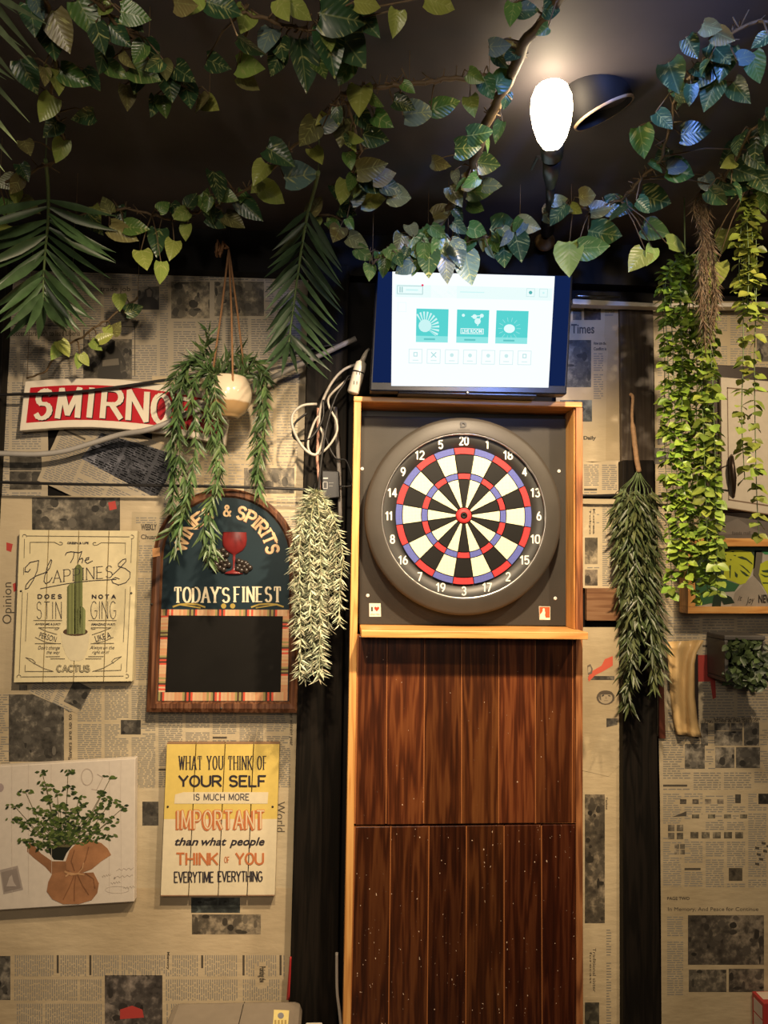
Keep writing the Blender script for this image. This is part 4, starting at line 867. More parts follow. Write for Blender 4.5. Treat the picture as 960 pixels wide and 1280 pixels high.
for a in ([(590,345),(650,340),(700,362),(770,420),(775,440),(700,385),(640,372)],[(615,435),(660,455),(720,505),(750,545),(735,540),(680,490)],[(620,500),(680,530),(740,580),(700,580),(650,540)],[(495,450),(515,445),(510,600),(500,600)],[(560,520),(600,560),(590,600),(565,580)],[(540,325),(580,325),(570,340)],[(440,310),(462,308),(455,330)],[(500,370),(525,375),(515,395)],[(520,280),(560,275),(540,295)]): poly(mb,a,q3,0,(.035,.06,.02))
poly(mb,[(870,430),(940,390),(1150,400),(1250,560),(1150,760),(960,800),(900,700),(850,560)],q2,0,LM); poly(mb,[(880,510),(960,500),(1050,520),(960,535),(900,530)],q3,0,(.035,.06,.02)); poly(mb,[(860,545),(930,570),(1050,575),(1040,590),(920,590)],q3,0,(.05,.08,.02)); poly(mb,[(890,650),(1000,655),(1000,668),(900,668)],q3,0,(.05,.08,.02)); poly(mb,[(880,280),(1100,275),(1000,320),(920,315)],q2,0,(.05,.25,.09))
poly(mb,[(1300,500),(1500,380),(1700,450),(1800,650),(1600,760),(1400,700)],q2,0,(.05,.2,.06)); poly(mb,[(1850,300),(2100,280),(2150,600),(1950,560)],q2,0,LM)
mb.build('monstera_painting',M['paint'],pf_)
mb=MB(); typ(mb,'it',600,815,650,870,q4,0,(.05,.04,.03),shear=.4); typ(mb,'Joy',690,825,800,925,q4,0,(.05,.04,.03),shear=.5,rot=-6); typ(mb,'NEW',845,800,1010,900,q4,0,(.03,.025,.02),bold=.03); mb.build('lettering',M['paint'],pf_)
# planter box
PD=2.26; pb=thing('wall_planter','square black wall planter box filled with small green leaves','planter',tuple(U(925,860,PD+.06)))
A0,A1=U(897,794,PD),U(958,796,PD); z1=A0.z; z0=U(925,853,PD).z; xa,xb=U(906,820,PD).x,U(957.5,820,PD).x
mb=MB(); th=.012
for (x0,x1,za,zb_) in ((xa,xb,z1-th*1.2,z1),(xa,xb,z0,z0+th),(xa,xa+th,z0+th,z1-th*1.2),(xb-th*.6,xb,z0+th,z1-th*1.2)): mb.box(x0,x1,PD,2.374,za,zb_)
mb.box(xa+th,xb-th*.6,2.35,2.372,z0+th,z1-th*1.2); mb.build('box',plain('dark_grey_box',(.10,.09,.08),.5),pb,.004)
# brown paper wrap
bp=MB(); N=9; Z=[(832,802),(835,830),(838,870),(842,905),(846,918)]; Zr=[(880,800),(868,820),(868,870),(872,905),(877,922)]
cols_=12; rows=10; base=len(bp.v)
for r in range(rows+1):
    v=r/rows*4; i=min(3,int(v)); f=v-i; L0=(lerp(Z[i][0],Z[i+1][0],f),lerp(Z[i][1],Z[i+1][1],f)); R0=(lerp(Zr[i][0],Zr[i+1][0],f),lerp(Zr[i][1],Zr[i+1][1],f))
    for c in range(cols_+1):
        u=c/cols_; bp.v.append(U(lerp(L0[0],R0[0],u),lerp(L0[1],R0[1],u),2.352+.011*math.sin(u*11+r*.35)+.003*math.sin(r*2.1+c)))
for r in range(rows):
    for c in range(cols_): k=base+r*(cols_+1)+c; bp.add([k,k+1,k+cols_+2,k+cols_+1],0,(.62,.43,.2,.5),None,True)
bo=tag(bp.build('paper_wrap',plain('crumpled_brown_paper',(.62,.42,.19),.35,var=.2,scale=20,bump=.5)),'crumpled brown kraft paper taped to wall left of the square planter','paper')
sm=bo.modifiers.new('thick','SOLIDIFY'); sm.thickness=.0015
mb=MB(); slab_px(mb,[(867.5,818),(872.5,818),(873.5,923),(871,923)],2.366,.01,0,(.02,.012,.01,.5)); tag(mb.build('wooden_batten',M['paint']),'thin black batten at right edge of the crumpled brown paper','batten')
mb=MB(); slab_px(mb,[(824,818),(828.5,818),(832,923),(824,923)],2.366,.01,0,(.10,.025,.012,.5)); tag(mb.build('wooden_batten',M['paint']),'thin reddish batten between the dark post and crumpled brown paper','batten')
mb=MB(); slab_px(mb,[(733.5,735.5),(776,735),(776.5,776),(733.5,776)],2.36,.02); tag(mb.build('wooden_board',M['strip_wood'],None,.002),'short brown board on the wall right of the pine cabinet','board')
mb=MB(); mb.prism([U(*p,2.31) for p in ((716,373.5),(831,379.5),(831,384),(716,380))],(0,.035,0)); mb.prism([U(*p,2.31) for p in ((831,379.3),(1100,376),(1100,382),(831,384))],(0,.035,0)); tag(mb.build('cable_trunking',M['white_pl'],None,.001),'thin ivory trunking along the wall top right of the television','trunking')
mb=MB(); mb.tube([U(720,369.5,2.325),U(722.5,370,2.322),U(775,371.5,2.325)],[.006,.0045,.0045],8); tag(mb.build('steel_rod',M['metal']),'short steel rod on the beam above the ivory trunking','rod')
# floor standing things cut off by the frame
BX=2.0; xz=[U(222,1250,2.31),U(377,1249,2.31)]; zt=xz[0].z
st=thing('storage_bin','grey plastic storage bin with rounded lid below the motto sign','bin',(xz[0].x+.15,BX+.12,0))
mb=MB(); mb.box(xz[0].x-.012,xz[1].x,BX,BX+.3,0,zt-.05); mb.build('bin_body',plain('grey_bin_plastic',(.24,.2,.155),.45),st,.03)
mb=MB(); mb.box(U(215,1260,2.3).x,U(378,1260,2.3).x,BX-.008,BX+.31,zt-.052,zt); ld=mb.build('lid',plain('grey_lid_plastic',(.26,.215,.165),.4),st,.022)
mb=MB(); a=U(304,1249,2.3); mb.tube([Vector((a.x+.004,BX+.306,zt-.006)),Vector((a.x+.003,BX+.28,zt+.0006)),Vector((a.x+.001,BX+.02,zt+.0006)),Vector((a.x,BX-.008,zt-.02)),Vector((a.x-.006,BX-.0085,zt-.052))],.0012,5); mb.build('lid_seam',M['black'],ld)
mb=MB(); zl=zt+.0008
def onlid(x,y,dz=0):
    p=U(x,y,2.0)-EYE; return EYE+p*((zl+dz-EYE.z)/p.z)
poly(mb,[(342.5,1262),(361.5,1263),(359,1296),(340,1296)],onlid,0,(.85,.7,.28)); disc(mb,351,1269.5,4,lambda x,y:onlid(x,y,.0006),0,(.25,.25,.28),9)
for i in range(4): rect(mb,343+i*4.2,1275,345.5+i*4.2,1282,lambda x,y:onlid(x,y,.0006),0,(.45,.33,.12))
mb.build('sticker',M['paint'],ld)['label']='yellow sticker'
mb=MB(); x0=U(379,1278,2.1).x; x1=U(402,1278,2.1).x; z=U(390,1277.5,2.28).z; mb.box(x0,x1,2.1,2.28,0,z); tag(mb.build('white_box',M['white_pl'],None,.004),'small white box just right of the grey storage bin','box')
cbk=U(941,1240,2.36); xb0=cbk.x; zt=cbk.z; FY=2.30
rb=thing('carton','red cardboard carton with white side stripes standing on the floor','carton',(xb0+.15,2.33,0))
mb=MB(); mb.box(xb0,xb0+.3,FY,2.365,0,zt); M['redc']=plain('red_carton',(.42,.04,.035),.45); mb.build('carton_body',M['redc'],rb,.002)
mb=MB()
for a,c in ((.012,.05),(.055,.13),(.14,.2)): mb.box(xb0-.0006,xb0-.0001,FY+.008,2.355,zt-c,zt-a,0,(.62,.52,.44,.5))
mb.box(xb0+.03,xb0+.28,FY-.0006,FY-.0001,.02,zt-.03,0,(.03,.03,.10,.5)); mb.box(xb0+.01,xb0+.29,FY+.02,2.36,zt+.0001,zt+.0006,0,(.72,.55,.42,.5)); mb.build('printed_panel',M['paint'],rb)
# ================================================================== CABLES
def cable(label,pts,r,mat,D,name='cable',n=7,cat='cable',sub=4):
    P=[U(p[0],p[1],p[2] if len(p)>2 else D) for p in pts]; Q=[]
    for i in range(len(P)-1):
        p0,p1,p2_,p3_=P[max(i-1,0)],P[i],P[i+1],P[min(i+2,len(P)-1)]
        for k in range(sub):
            t=k/sub; Q.append(.5*((2*p1)+(p2_-p0)*t+(2*p0-5*p1+4*p2_-p3_)*t*t+(3*p1-p0-3*p2_+p3_)*t**3))
    Q.append(P[-1]); mb=MB(); mb.tube(Q,r,n); return tag(mb.build(name,mat),label,cat)
cable('black cable rising across the front of the red bar sign',[(-60,495),(0,493.5),(60,492),(100,489.5),(150,483.5),(200,476),(260,467.5),(320,454),(365,443),(400,434),(425,430)],.0045,M['cable_black'],2.318)
cable('thick grey conduit curving under the red bar sign',[(-60,568),(0,567),(45,568),(80,564),(115,554),(150,543.5),(190,536,2.3),(240,515,2.31),(290,494,2.31),(340,472,2.31),(390,449,2.31),(445,423,2.3)],.0085,M['cable_grey'],2.325,'conduit')
cable('black cable running level above the cactus sign',[(-60,601),(0,603),(100,605.5),(200,607),(300,609),(388,612)],.0045,M['cable_black'],2.31)
cable('dark cable crossing the post beside the hanging twig plant',[(725,619.5),(760,620),(800,619),(835,621),(880,620)],.004,M['cable_black'],2.338)
cable('white looped cable beside the black post left of the cabinet',[(447,455),(430,462),(415,478),(402,505),(399,530),(404,545),(398,565,2.24),(390,568,2.23),(377,557,2.23),(366,535,2.22),(366,518,2.22),(378,507,2.22),(396,505,2.23)],.0042,M['cable_white'],2.26)
cable('white cable hanging in a short loop under the power strip',[(442,468),(425,482),(411,497),(412,510),(420,525),(421,540),(413,555),(400,567),(388,566),(385,553),(392,530),(398,520)],.0036,M['cable_white'],2.25)
cable('pale straight tube down the black post left of the cabinet',[(419,509),(421,540),(424,590),(425.5,650)],.0065,M['cable_grey'],2.30,'tube',cat='tube')
cable('pink strap hanging down the black post',[(397.5,510),(397.5,545),(396.5,575),(400,610),(401,640)],.0045,M['pink'],2.318,'strap',cat='strap')
cable('black cable looping around the white power strip',[(438,490),(442,474),(436,470),(430,480),(418,500),(407,540),(400,590),(398,620)],.0035,M['cable_black'],2.235)
cable('thin black cable bending from adapter to cabinet side',[(402,530),(410,555),(420,573),(432,575),(438,590),(440,606),(428,608),(415,606)],.003,M['cable_black'],2.28)
cable('dark loose cable loop against newspaper by the black post',[(384,516,2.3),(368,530,2.3),(368,548,2.28),(385,550,2.25),(398,535,2.25),(404,520,2.25),(404,500,2.25)],.0035,M['cable_black'],2.28)
cable('white cable rising beside the lower cabinet edge',[(421,1191),(421,1215),(421.5,1240),(424,1262),(427,1290)],.0045,M['cable_white'],2.30)
cable('red tape edge standing along the black post above the bin',[(363.5,1196),(362.5,1220),(361,1250)],.0022,plain('red_tape',(.5,.03,.03)),2.332,'tape_strip',cat='tape')
ps=thing('power_strip','white power strip tilted beside the television','power strip',tuple(U(444,493,2.22)))
mb=MB(); a,c=U(441,492,2.19),U(452,452,2.19); d=(c-a).normalized(); s1=d.cross(Vector((0,1,0))).normalized()
pr=[]
for i in range(12):
    q=2*math.pi*i/12
    pr.append((math.cos(q),math.sin(q)))
mb.lathe(a,d,[(0,0),(.014,.0),(.0175,.004),(.0175,(c-a).length*.8),(.015,(c-a).length*.96),(.006,(c-a).length*1.03),(.005,(c-a).length*1.06)],16)
mb.build('body',M['white_pl'],ps)
mb=MB(); mb.tube([U(452,453,2.19),U(456,444,2.19),U(458.5,439,2.19),U(461,436.5,2.2)],[.008,.0065,.0045,.004],8); mb.build('cord_grip',M['white_pl'],ps)
mb=MB(); m1=U(448,466,2.19); mb.lathe(m1,d,[(.0182,-.002),(.0195,0),(.0182,.002)],16); mb.build('tie_band',M['cable_black'],ps)
for k in (.3,.6):
    mb=MB(); p=a+(c-a)*k+Vector((0,-.0172,0))
    for s in (-1,1): mb.box(p.x-.001+s*.004,p.x+.001+s*.004,p.y-.0012,p.y+.002,p.z-.005,p.z+.005)
    mb.build('socket_slot',M['black'],ps)
ad=thing('power_adapter','black power adapter box with small printed label on the post','adapter',tuple(U(414,625,2.3)))
mb=MB(); slab_px(mb,[(402,588),(424,589),(425,622),(403,624)],2.27,.065); mb.build('case',M['black'],ad,.003)
mb=MB(); fa_=plane(2.2695); 
for q in ((403.5,602,409.5,611),): 
    for e in ((q[0],q[1],q[2],q[1]+.8),(q[0],q[3]-.8,q[2],q[3]),(q[0],q[1],q[0]+.8,q[3]),(q[2]-.8,q[1],q[2],q[3])): rect(mb,*e,fa_,0,(.4,.4,.4))
rect(mb,404,597,410,598.6,fa_,0,(.5,.5,.5)); rect(mb,411,603,417,604,fa_,0,(.15,.15,.15)); rect(mb,411,607,416,608,fa_,0,(.15,.15,.15)); mb.build('label',M['paint'],ad)
# ================================================================== LAMP
lp=thing('spot_lamp','black arm lamp with bare glowing bulb among the ceiling vines','lamp',tuple(U(683,298,2.28)))
LA=U(683,296,2.27); LB=U(687,262,2.0); LC=U(688,232,1.82); LD=U(690,196,1.60); LE=U(690,140,1.50)
mb=MB(); mb.lathe(U(681,302,2.30),(LB-LA).normalized(),[(0,-.002),(.028,-.002),(.031,.003),(.024,.014),(.016,.03),(.013,.05),(.013,.075)],20); mb.build('bell_mount',M['brass'],lp)
mb=MB(); mb.tube([U(680,303,2.34),U(681,302,2.295)],.012,8); mb.build('wall_stub',M['black'],lp)
mb=MB(); mb.tube([LA+(LB-LA)*.25,LB],.021,12); mb.tube([LB,LC],.011,10); mb.build('arm',M['black'],lp)
mb=MB(); ax=(LE-LD).normalized(); mb.tube([LC,LC+(LD-LC)*.5,LD],[.012,.02,.021],12); mb.tube([LD,LD+ax*.05],[.024,.026],14); mb.build('socket',M['black'],lp)
mb=MB(); mb.tube([U(664,212,1.72),U(672,196,1.68),U(684,200,1.66)],[.003,.004,.004],6); mb.build('pivot_bracket',M['black'],lp)
mb=MB(); c0=U(690,185,1.555); c1=U(689,98,1.49); ax=(c1-c0).normalized(); L=(c1-c0).length
mb.lathe(c0,ax,[(.012,-.004),(.018,.0),(.030,L*.13),(.039,L*.33),(.0435,L*.55),(.041,L*.75),(.031,L*.91),(.017,L*.98),(0,L)],24,0,(1,.80,.52,.5)); bl=mb.build('bulb',M['bulb'],lp)
hl=thing('spot_lamp','dark cylindrical spotlight hood under the ceiling right of the glowing bulb','lamp',tuple(U(765,110,1.66)))
mb=MB(); hc=U(755,142,1.58); hx=(rt*-.40+up*.9-fw*.10).normalized()
mb.lathe(hc,hx,[(.064,0),(.066,.001),(.066,.10),(.05,.125),(.0,.13)],28); mb.lathe(hc,hx,[(.064,0),(.063,.09),(0,.095)],28); mb.build('hood',plain('dark_hood',(.012,.011,.012),.6,spec=.2),hl)
mb=MB(); mb.lathe(hc,hx,[(.0625,-.001),(.0668,-.001),(.0668,.004)],28); mb.build('rim',plain('tan_rim',(.45,.32,.2),.4),hl)
mb=MB(); tp=hc+hx*.125; mb.tube([tp,Vector((tp.x,tp.y,2.59))],.012,8); mb.build('stem',M['black'],hl)

# ================================================================== PLANTS
def leafmesh(mb,base,d,nrm,L,wd,tint,heart=True,bend=.25,fold=.25):
    d=d.normalized(); s=d.cross(nrm)
    s=s.normalized() if s.length>1e-4 else d.orthogonal().normalized()
    nrm=s.cross(d).normalized(); b=len(mb.v)
    T=[(0,.10,.05),(.05,.36,-.07),(.16,.47,-.03),(.34,.5,0),(.55,.42,0),(.76,.26,0),(.90,.11,0),(1,.004,0)] if heart else [(0,.06,0),(.2,.36,0),(.45,.5,0),(.75,.32,0),(1,.01,0)]
    ss=(-1,-.5,0,.5,1); uv=[]
    for t,w_,off in T:
        for q in ss:
            dx=L*(t+(off*abs(q))); p=base+d*dx+s*(q*w_*wd)+nrm*(fold*abs(q)*w_*wd-bend*L*t*t)
            mb.v.append(p); uv.append((.5+q*w_,t))
    for i in range(len(T)-1):
        for j in range(4):
            k=[b+i*5+j,b+i*5+j+1,b+(i+1)*5+j+1,b+(i+1)*5+j]
            mb.add(k,0,tint,[uv[x-b] for x in k],True)
TN={'y':(.30,.37,.08),'g':(.10,.20,.045),'d':(.035,.085,.035),'o':(.20,.19,.07),'b':(.12,.18,.17)}  # last tint paints a bluish gloss reflection into the leaf colour
def tn(k,rnd): 
    c=TN[k]; f=rnd.uniform(.75,1.25); return (c[0]*f*rnd.uniform(.85,1.15),c[1]*f,c[2]*f,rnd.random())
def vd(y): return max(1.15,min(2.02,.9*970.6/max(200,701-y)))
RND=random.Random(21)
def px_leaf(mb,x,y,L,ang,k,D,tilt=.55,stem=None,rnd=RND):
    a=math.radians(ang); dd=(rt*math.cos(a)-up*math.sin(a)+fw*rnd.uniform(-.45,.45)).normalized()
    c=U(x,y,D); toc=(EYE-c).normalized(); nr=(toc+Vector((rnd.uniform(-1,1),rnd.uniform(-1,1),rnd.uniform(-.4,.9)))*tilt).normalized()
    Lw=L*.9*D/961; base=c-dd*Lw*.5
    leafmesh(mb,base,dd,nr,Lw,Lw*rnd.uniform(.66,.85),tn(k,rnd),True,rnd.uniform(.0,.3),rnd.uniform(.05,.45))
    return base
def smooth(P,sub=4):
    Q=[]
    for i in range(len(P)-1):
        a,b_,c,d=P[max(i-1,0)],P[i],P[i+1],P[min(i+2,len(P)-1)]
        for k in range(sub):
            t=k/sub; Q.append(.5*((2*b_)+(c-a)*t+(2*a-5*b_+4*c-d)*t*t+(3*b_-a-3*c+d)*t**3))
    return Q+[P[-1]]
def vine(label,pts,manual=(),auto=0,kinds='gdyodg',size=(26,40),D=None,seed=1,stemr=.0035,droop=90,spread=60,off=22,name='ivy_garland',twig=True):
    rnd=random.Random(seed)
    dz=lambda p: p[2] if len(p)>2 else (D if D else vd(p[1]))
    W=smooth([U(p[0],p[1],dz(p)) for p in pts],5)
    root=thing(name,label,'garland',tuple(W[0]),'leafy garlands under the ceiling')
    ms_=MB(); Wj=[p+Vector((rnd.uniform(-1,1),rnd.uniform(-1,1),rnd.uniform(-1,1)))*.004 for p in W]; ms_.tube(Wj,stemr,6)
    ml=MB(); L=[]
    for m_ in manual:
        x,y,Lp,ang,k=m_[:5]; dpt=m_[5] if len(m_)>5 else (D if D else vd(y))-rnd.uniform(.0,.05)
        L.append(px_leaf(ml,x,y,Lp,ang,k,dpt,.45,rnd=rnd))
    for i in range(auto):
        t=rnd.random()*(len(pts)-1); j=int(t); f=t-j; x=lerp(pts[j][0],pts[j+1][0],f)+rnd.gauss(0,off*.7); y=lerp(pts[j][1],pts[j+1][1],f)+abs(rnd.gauss(0,off))*.9-off*.25
        dpt=lerp(dz(pts[j]),dz(pts[j+1]),f)+rnd.uniform(-.10,.05)
        L.append(px_leaf(ml,x,y,rnd.uniform(*size),droop+rnd.uniform(-spread,spread),rnd.choice(kinds),dpt,.8,rnd=rnd))
    for p in L:
        q=min(Wj,key=lambda w_:(w_-p).length)
        if (q-p).length<.22: ms_.tube([q,(q+p)/2+Vector((0,0,.012)),p],[.0022,.0017,.0014],4)
    if twig:
        for i in range(len(Wj)*2):
            p=rnd.choice(Wj); e=p+Vector((rnd.uniform(-1,1),rnd.uniform(-1,1),rnd.uniform(-.6,1)))*.022; ms_.tube([p,e],[.0018,.0012],4)
    # hang it from the ceiling
    for p in (Wj[0],Wj[len(Wj)//2],Wj[-1]):
        if p.z<2.585 and p.z>2.1: ms_.tube([p,Vector((p.x,p.y,2.588))],.0009,4)
    ms_.build('stem',M['stem'],root)
    if ml.f: ml.build('foliage',M['leaf'],root)
    return root
vine('leaf garland at far upper left running down beside palm tips',[(40,-40),(62,20),(68,80),(64,130),(78,185),(40,215),(0,232)],
 [(70,100,44,65,'y'),(58,136,42,118,'y'),(65,160,36,110,'d'),(104,146,34,150,'d'),(40,22,46,80,'d'),(64,48,64,78,'d'),(76,40,56,70,'o'),(75,188,36,110,'y'),(35,95,45,70,'d'),(94,97,44,20,'g'),(115,100,34,50,'d'),(20,232,28,120,'o'),(30,215,26,60,'d'),(8,228,30,150,'o'),(20,245,26,100,'y'),(48,10,34,70,'b'),(10,262,30,100,'g'),(38,258,28,40,'o'),(6,290,26,100,'y')],6,seed=3,size=(24,38))
vine('leaf garland sloping from the top edge to a spiky tip left of centre',[(90,-30),(130,12),(165,45),(195,80),(235,108),(262,135)],
 [(110,22,52,60,'g'),(125,48,46,75,'d'),(168,18,42,10,'g'),(150,45,40,40,'d'),(128,72,48,95,'d'),(188,62,46,60,'d'),(159,122,34,88,'o'),(192,133,32,95,'d'),(205,133,30,85,'g'),(180,90,46,20,'g'),(212,108,44,80,'d'),(235,118,44,75,'d'),(262,130,36,38,'y'),(230,92,40,40,'d'),(145,88,36,30,'g'),(172,100,40,120,'d'),(205,85,36,70,'o')],6,seed=5,size=(26,36))
vine('garland of large pale leaves along the top centre edge',[(215,-40),(290,10),(335,25),(380,38),(412,45),(440,90)],
 [(306,25,48,95,'y'),(333,48,46,112,'b'),(313,84,46,15,'y'),(311,103,36,25,'o'),(272,80,42,30,'d'),(354,11,42,70,'y'),(376,13,40,25,'y'),(380,82,70,80,'d'),(413,62,66,75,'d'),(440,62,66,55,'d'),(428,22,70,10,'d'),(460,4,44,-5,'y'),(495,28,36,95,'y'),(232,5,44,20,'o'),(280,8,52,10,'d'),(352,62,40,80,'d'),(400,80,48,70,'g'),(345,78,38,120,'d'),(460,30,52,50,'d'),(550,4,52,5,'y'),(240,6,40,110,'y')],4,seed=8,size=(30,46))
vine('garland swagging across the dark wall top left of centre',[(95,272),(130,262),(165,262),(205,272),(240,268),(278,252),(310,238),(345,205),(388,165),(425,130)],
 [(133,256,28,-115,'o'),(155,292,44,25,'o'),(118,280,34,60,'d'),(170,284,36,5,'g'),(232,290,24,100,'y'),(215,312,32,95,'y'),(197,300,44,90,'d'),(180,325,34,70,'y'),(201,341,32,95,'y'),(272,232,48,70,'d'),(313,262,46,40,'d'),(293,277,34,30,'o'),(325,216,38,120,'y'),(341,243,42,25,'y'),(350,194,46,30,'d'),(377,219,52,-12,'b'),(396,195,36,60,'y'),(385,166,44,125,'o'),(255,255,30,60,'g'),(240,250,26,-60,'d'),(285,245,30,20,'g'),(275,275,40,15,'d'),(220,262,26,50,'d'),(150,268,26,80,'d'),(205,258,22,-40,'g'),(262,266,30,80,'d')],10,seed=11,size=(18,30),off=10)
vine('bare looking twig garland pointing right toward the bulb',[(428,118),(455,112),(490,106),(530,102),(570,98),(612,96)],
 [(590,133,34,80,'y'),(557,132,44,-10,'g'),(525,140,52,-12,'b'),(450,126,48,95,'y'),(428,164,44,100,'o'),(416,153,34,-20,'b'),(470,172,40,10,'d'),(437,175,34,60,'y'),(478,150,36,40,'g'),(505,130,34,20,'d'),(610,110,34,60,'g')],4,seed=14,size=(22,30),off=8,stemr=.005,kinds='ggd')
vine('loose garland hanging between palm frond and television',[(435,130),(450,190),(440,215),(445,255),(432,285),(462,320),(440,305)],
 [(429,240,36,105,'y'),(449,243,34,-35,'b'),(465,210,48,-8,'o'),(470,228,48,12,'d'),(467,250,38,-8,'y'),(395,257,32,-60,'o'),(421,293,32,110,'o'),(398,277,16,90,'y'),(412,279,15,90,'y'),(447,302,34,30,'o'),(434,264,28,20,'d'),(455,318,30,40,'g'),(462,340,28,90,'g'),(455,150,36,60,'d'),(480,220,40,-20,'o'),(490,235,36,10,'d'),(475,325,26,80,'g'),(420,240,26,60,'d'),(437,200,26,80,'g'),(500,245,40,0,'o')],9,seed=17,size=(18,28),off=16)
vine('dense leaf cluster draped over the top of the television',[(465,330),(500,310),(530,300),(560,303),(590,300),(625,292),(650,282)],
 [(548,315,44,100,'g'),(536,328,42,95,'d'),(558,335,40,85,'b'),(585,335,48,80,'b'),(520,330,36,110,'g'),(505,335,30,150,'b'),(597,288,32,10,'g'),(632,285,50,-10,'d'),(630,318,44,90,'d'),(648,310,46,80,'d'),(660,282,36,20,'o'),(575,285,28,40,'d'),(515,290,28,70,'o'),(500,305,30,100,'o'),(536,298,36,60,'g'),(558,312,36,60,'b'),(490,318,28,60,'g'),(525,312,40,60,'g'),(548,290,30,30,'g'),(572,318,40,70,'b'),(480,335,28,100,'g')],26,seed=19,size=(20,32),off=14,D=1.98,kinds='ggdbo')
vine('twiggy brown garland dropping from the top edge left of the bulb',[(720,-40),(690,15),(655,55),(640,95),(615,140),(598,180),(585,225),(560,262),(535,300)],
 [(640,18,36,100,'g'),(660,12,36,-5,'d'),(625,58,34,10,'b'),(690,12,34,-10,'d'),(632,95,44,-40,'g'),(600,168,40,0,'d'),(585,185,40,0,'d'),(610,205,40,5,'d'),(550,205,30,30,'o'),(590,225,34,-10,'o'),(615,232,30,10,'b'),(570,245,34,60,'o'),(595,258,28,15,'g'),(555,265,36,-20,'o'),(600,240,40,0,'g')],14,seed=23,size=(20,32),off=14,stemr=.011,kinds='ddgo')
vine('dark leaf garland hanging down right of the bulb',[(980,20),(925,35),(890,70),(860,100),(845,130),(835,165),(825,200),(800,225),(775,250),(745,262),(715,258)],
 [(842,97,52,75,'d'),(888,118,44,110,'d'),(905,80,50,100,'d'),(945,85,46,60,'g'),(935,70,36,-20,'b'),(803,178,46,70,'g'),(803,185,30,100,'b'),(850,215,46,10,'g'),(848,208,36,-10,'b'),(870,165,44,0,'d'),(820,250,52,15,'d'),(775,258,48,10,'d'),(757,293,54,10,'d'),(820,288,44,20,'g'),(817,282,34,0,'b'),(711,322,52,95,'y'),(742,310,46,5,'g'),(797,325,40,130,'y'),(812,320,36,110,'y'),(848,305,46,-5,'y'),(905,300,38,110,'y'),(752,262,34,-10,'o'),(905,45,36,30,'o'),(890,35,32,20,'o'),(885,230,30,70,'b'),(900,65,48,60,'d'),(880,95,40,130,'d'),(865,60,36,60,'d'),(925,115,44,70,'d'),(690,270,32,0,'b'),(705,262,28,20,'b'),(735,245,34,-15,'o'),(925,230,50,0,'d'),(945,200,40,60,'d'),(720,262,22,30,'y'),(700,250,26,-10,'o')],14,seed=29,size=(24,38),off=18,kinds='ddgd')
vine('garland of dark leaves at the far upper right corner',[(985,130),(950,150),(925,190),(905,225),(940,235),(985,225)],[(930,215,44,30,'d'),(950,225,44,70,'d'),(920,235,36,120,'d'),(945,180,44,90,'d'),(905,235,36,70,'d'),(910,205,30,150,'y'),(955,250,40,80,'g'),(895,345,44,100,'y',1.95),(880,330,44,110,'g',1.97)],12,seed=31,size=(26,40),off=16,kinds='dddg')
vine('thin sprig of lime leaves above the left end of bar sign',[(172,372,2.28),(140,396,2.25),(110,415,2.25),(75,440,2.28),(58,462,2.3),(34,474,2.33)],
 [(149,376,26,85,'y',2.24),(168,387,28,-25,'d',2.26),(70,440,26,110,'y',2.24),(80,436,26,60,'y',2.23),(98,452,22,100,'y',2.24),(106,450,20,60,'y',2.24),(120,432,22,40,'y',2.24),(132,422,24,-30,'y',2.23),(145,410,22,-40,'o',2.25),(136,415,20,60,'y',2.24)],0,seed=37,stemr=.003,name='leaf_sprig',twig=False)
# palm fronds
def blade(mb,base,tip,nrm,wd,tint,sag=.12,n=5):
    d=(tip-base); L=d.length; d=d.normalized(); s=d.cross(nrm).normalized(); nn=s.cross(d); b=len(mb.v)
    W=[.25,.8,1,.75,.4,.03] if n==5 else [.3,1,.6,.03]
    n=len(W)-1
    for i,w_ in enumerate(W):
        t=i/n; p=base+d*(L*t)+Vector((0,0,-1))*(sag*L*(t*t-t)*-1*-1)
        for q in (-1,0,1): mb.v.append(p+s*(q*w_*wd*.5)+nn*(abs(q)*w_*wd*.18))
    for i in range(n):
        for j in range(2): k=b+i*3+j; mb.add([k,k+1,k+4,k+3],0,tint,None,True)
def frond(label,rach,leafs,seed,col=(.07,.14,.05),wpx=9):
    rnd=random.Random(seed); W=smooth([U(*p) for p in rach],5)
    root=thing('palm_frond',label,'palm frond',tuple(W[0]),'palm fronds hanging from the ceiling')
    mb=MB(); mb.tube(W,[lerp(.005,.0022,i/(len(W)-1)) for i in range(len(W))],6); 
    if W[0].z>2.1 and W[0].z<2.585: mb.tube([W[0],Vector((W[0].x,W[0].y,2.588))],.0015,4)
    mb.build('rachis',M['blade_stem'],root)
    ml=MB()
    for bx,by,tx,ty in leafs:
        q=U(bx,by,2.0); base=min(W,key=lambda w_:((w_-EYE).normalized()-(q-EYE).normalized()).length)
        D=base.y; tip=U(tx,ty,D-rnd.uniform(-.10,.12)); f=rnd.uniform(.7,1.3)
        nr=((EYE-base).normalized()+Vector((rnd.uniform(-.6,.6),0,rnd.uniform(-.3,.7)))).normalized()
        blade(ml,base,tip,nr,wpx*D/961*rnd.uniform(.85,1.15),(col[0]*f,col[1]*f,col[2]*f,rnd.random()),rnd.uniform(-.16,-.02))
    ml.build('leaflets',M['blade'],root); return root
M['blade_stem']=plain('frond_stalk',(.13,.19,.07),.45)
lf=[]
for i in range(13):
    t=i/12; by=250+t*125; bx=lerp(57,53,t)
    lf.append((bx,by,lerp(150,85,t**1.5)+jit(3),lerp(285,400,t)+ (55*math.sin(t*2.6)) +jit(4)-15))
    lf.append((bx,by,lerp(-60,10,t)+jit(4),lerp(290,420,t)+25*math.sin(t*2.5)+jit(4)-15))
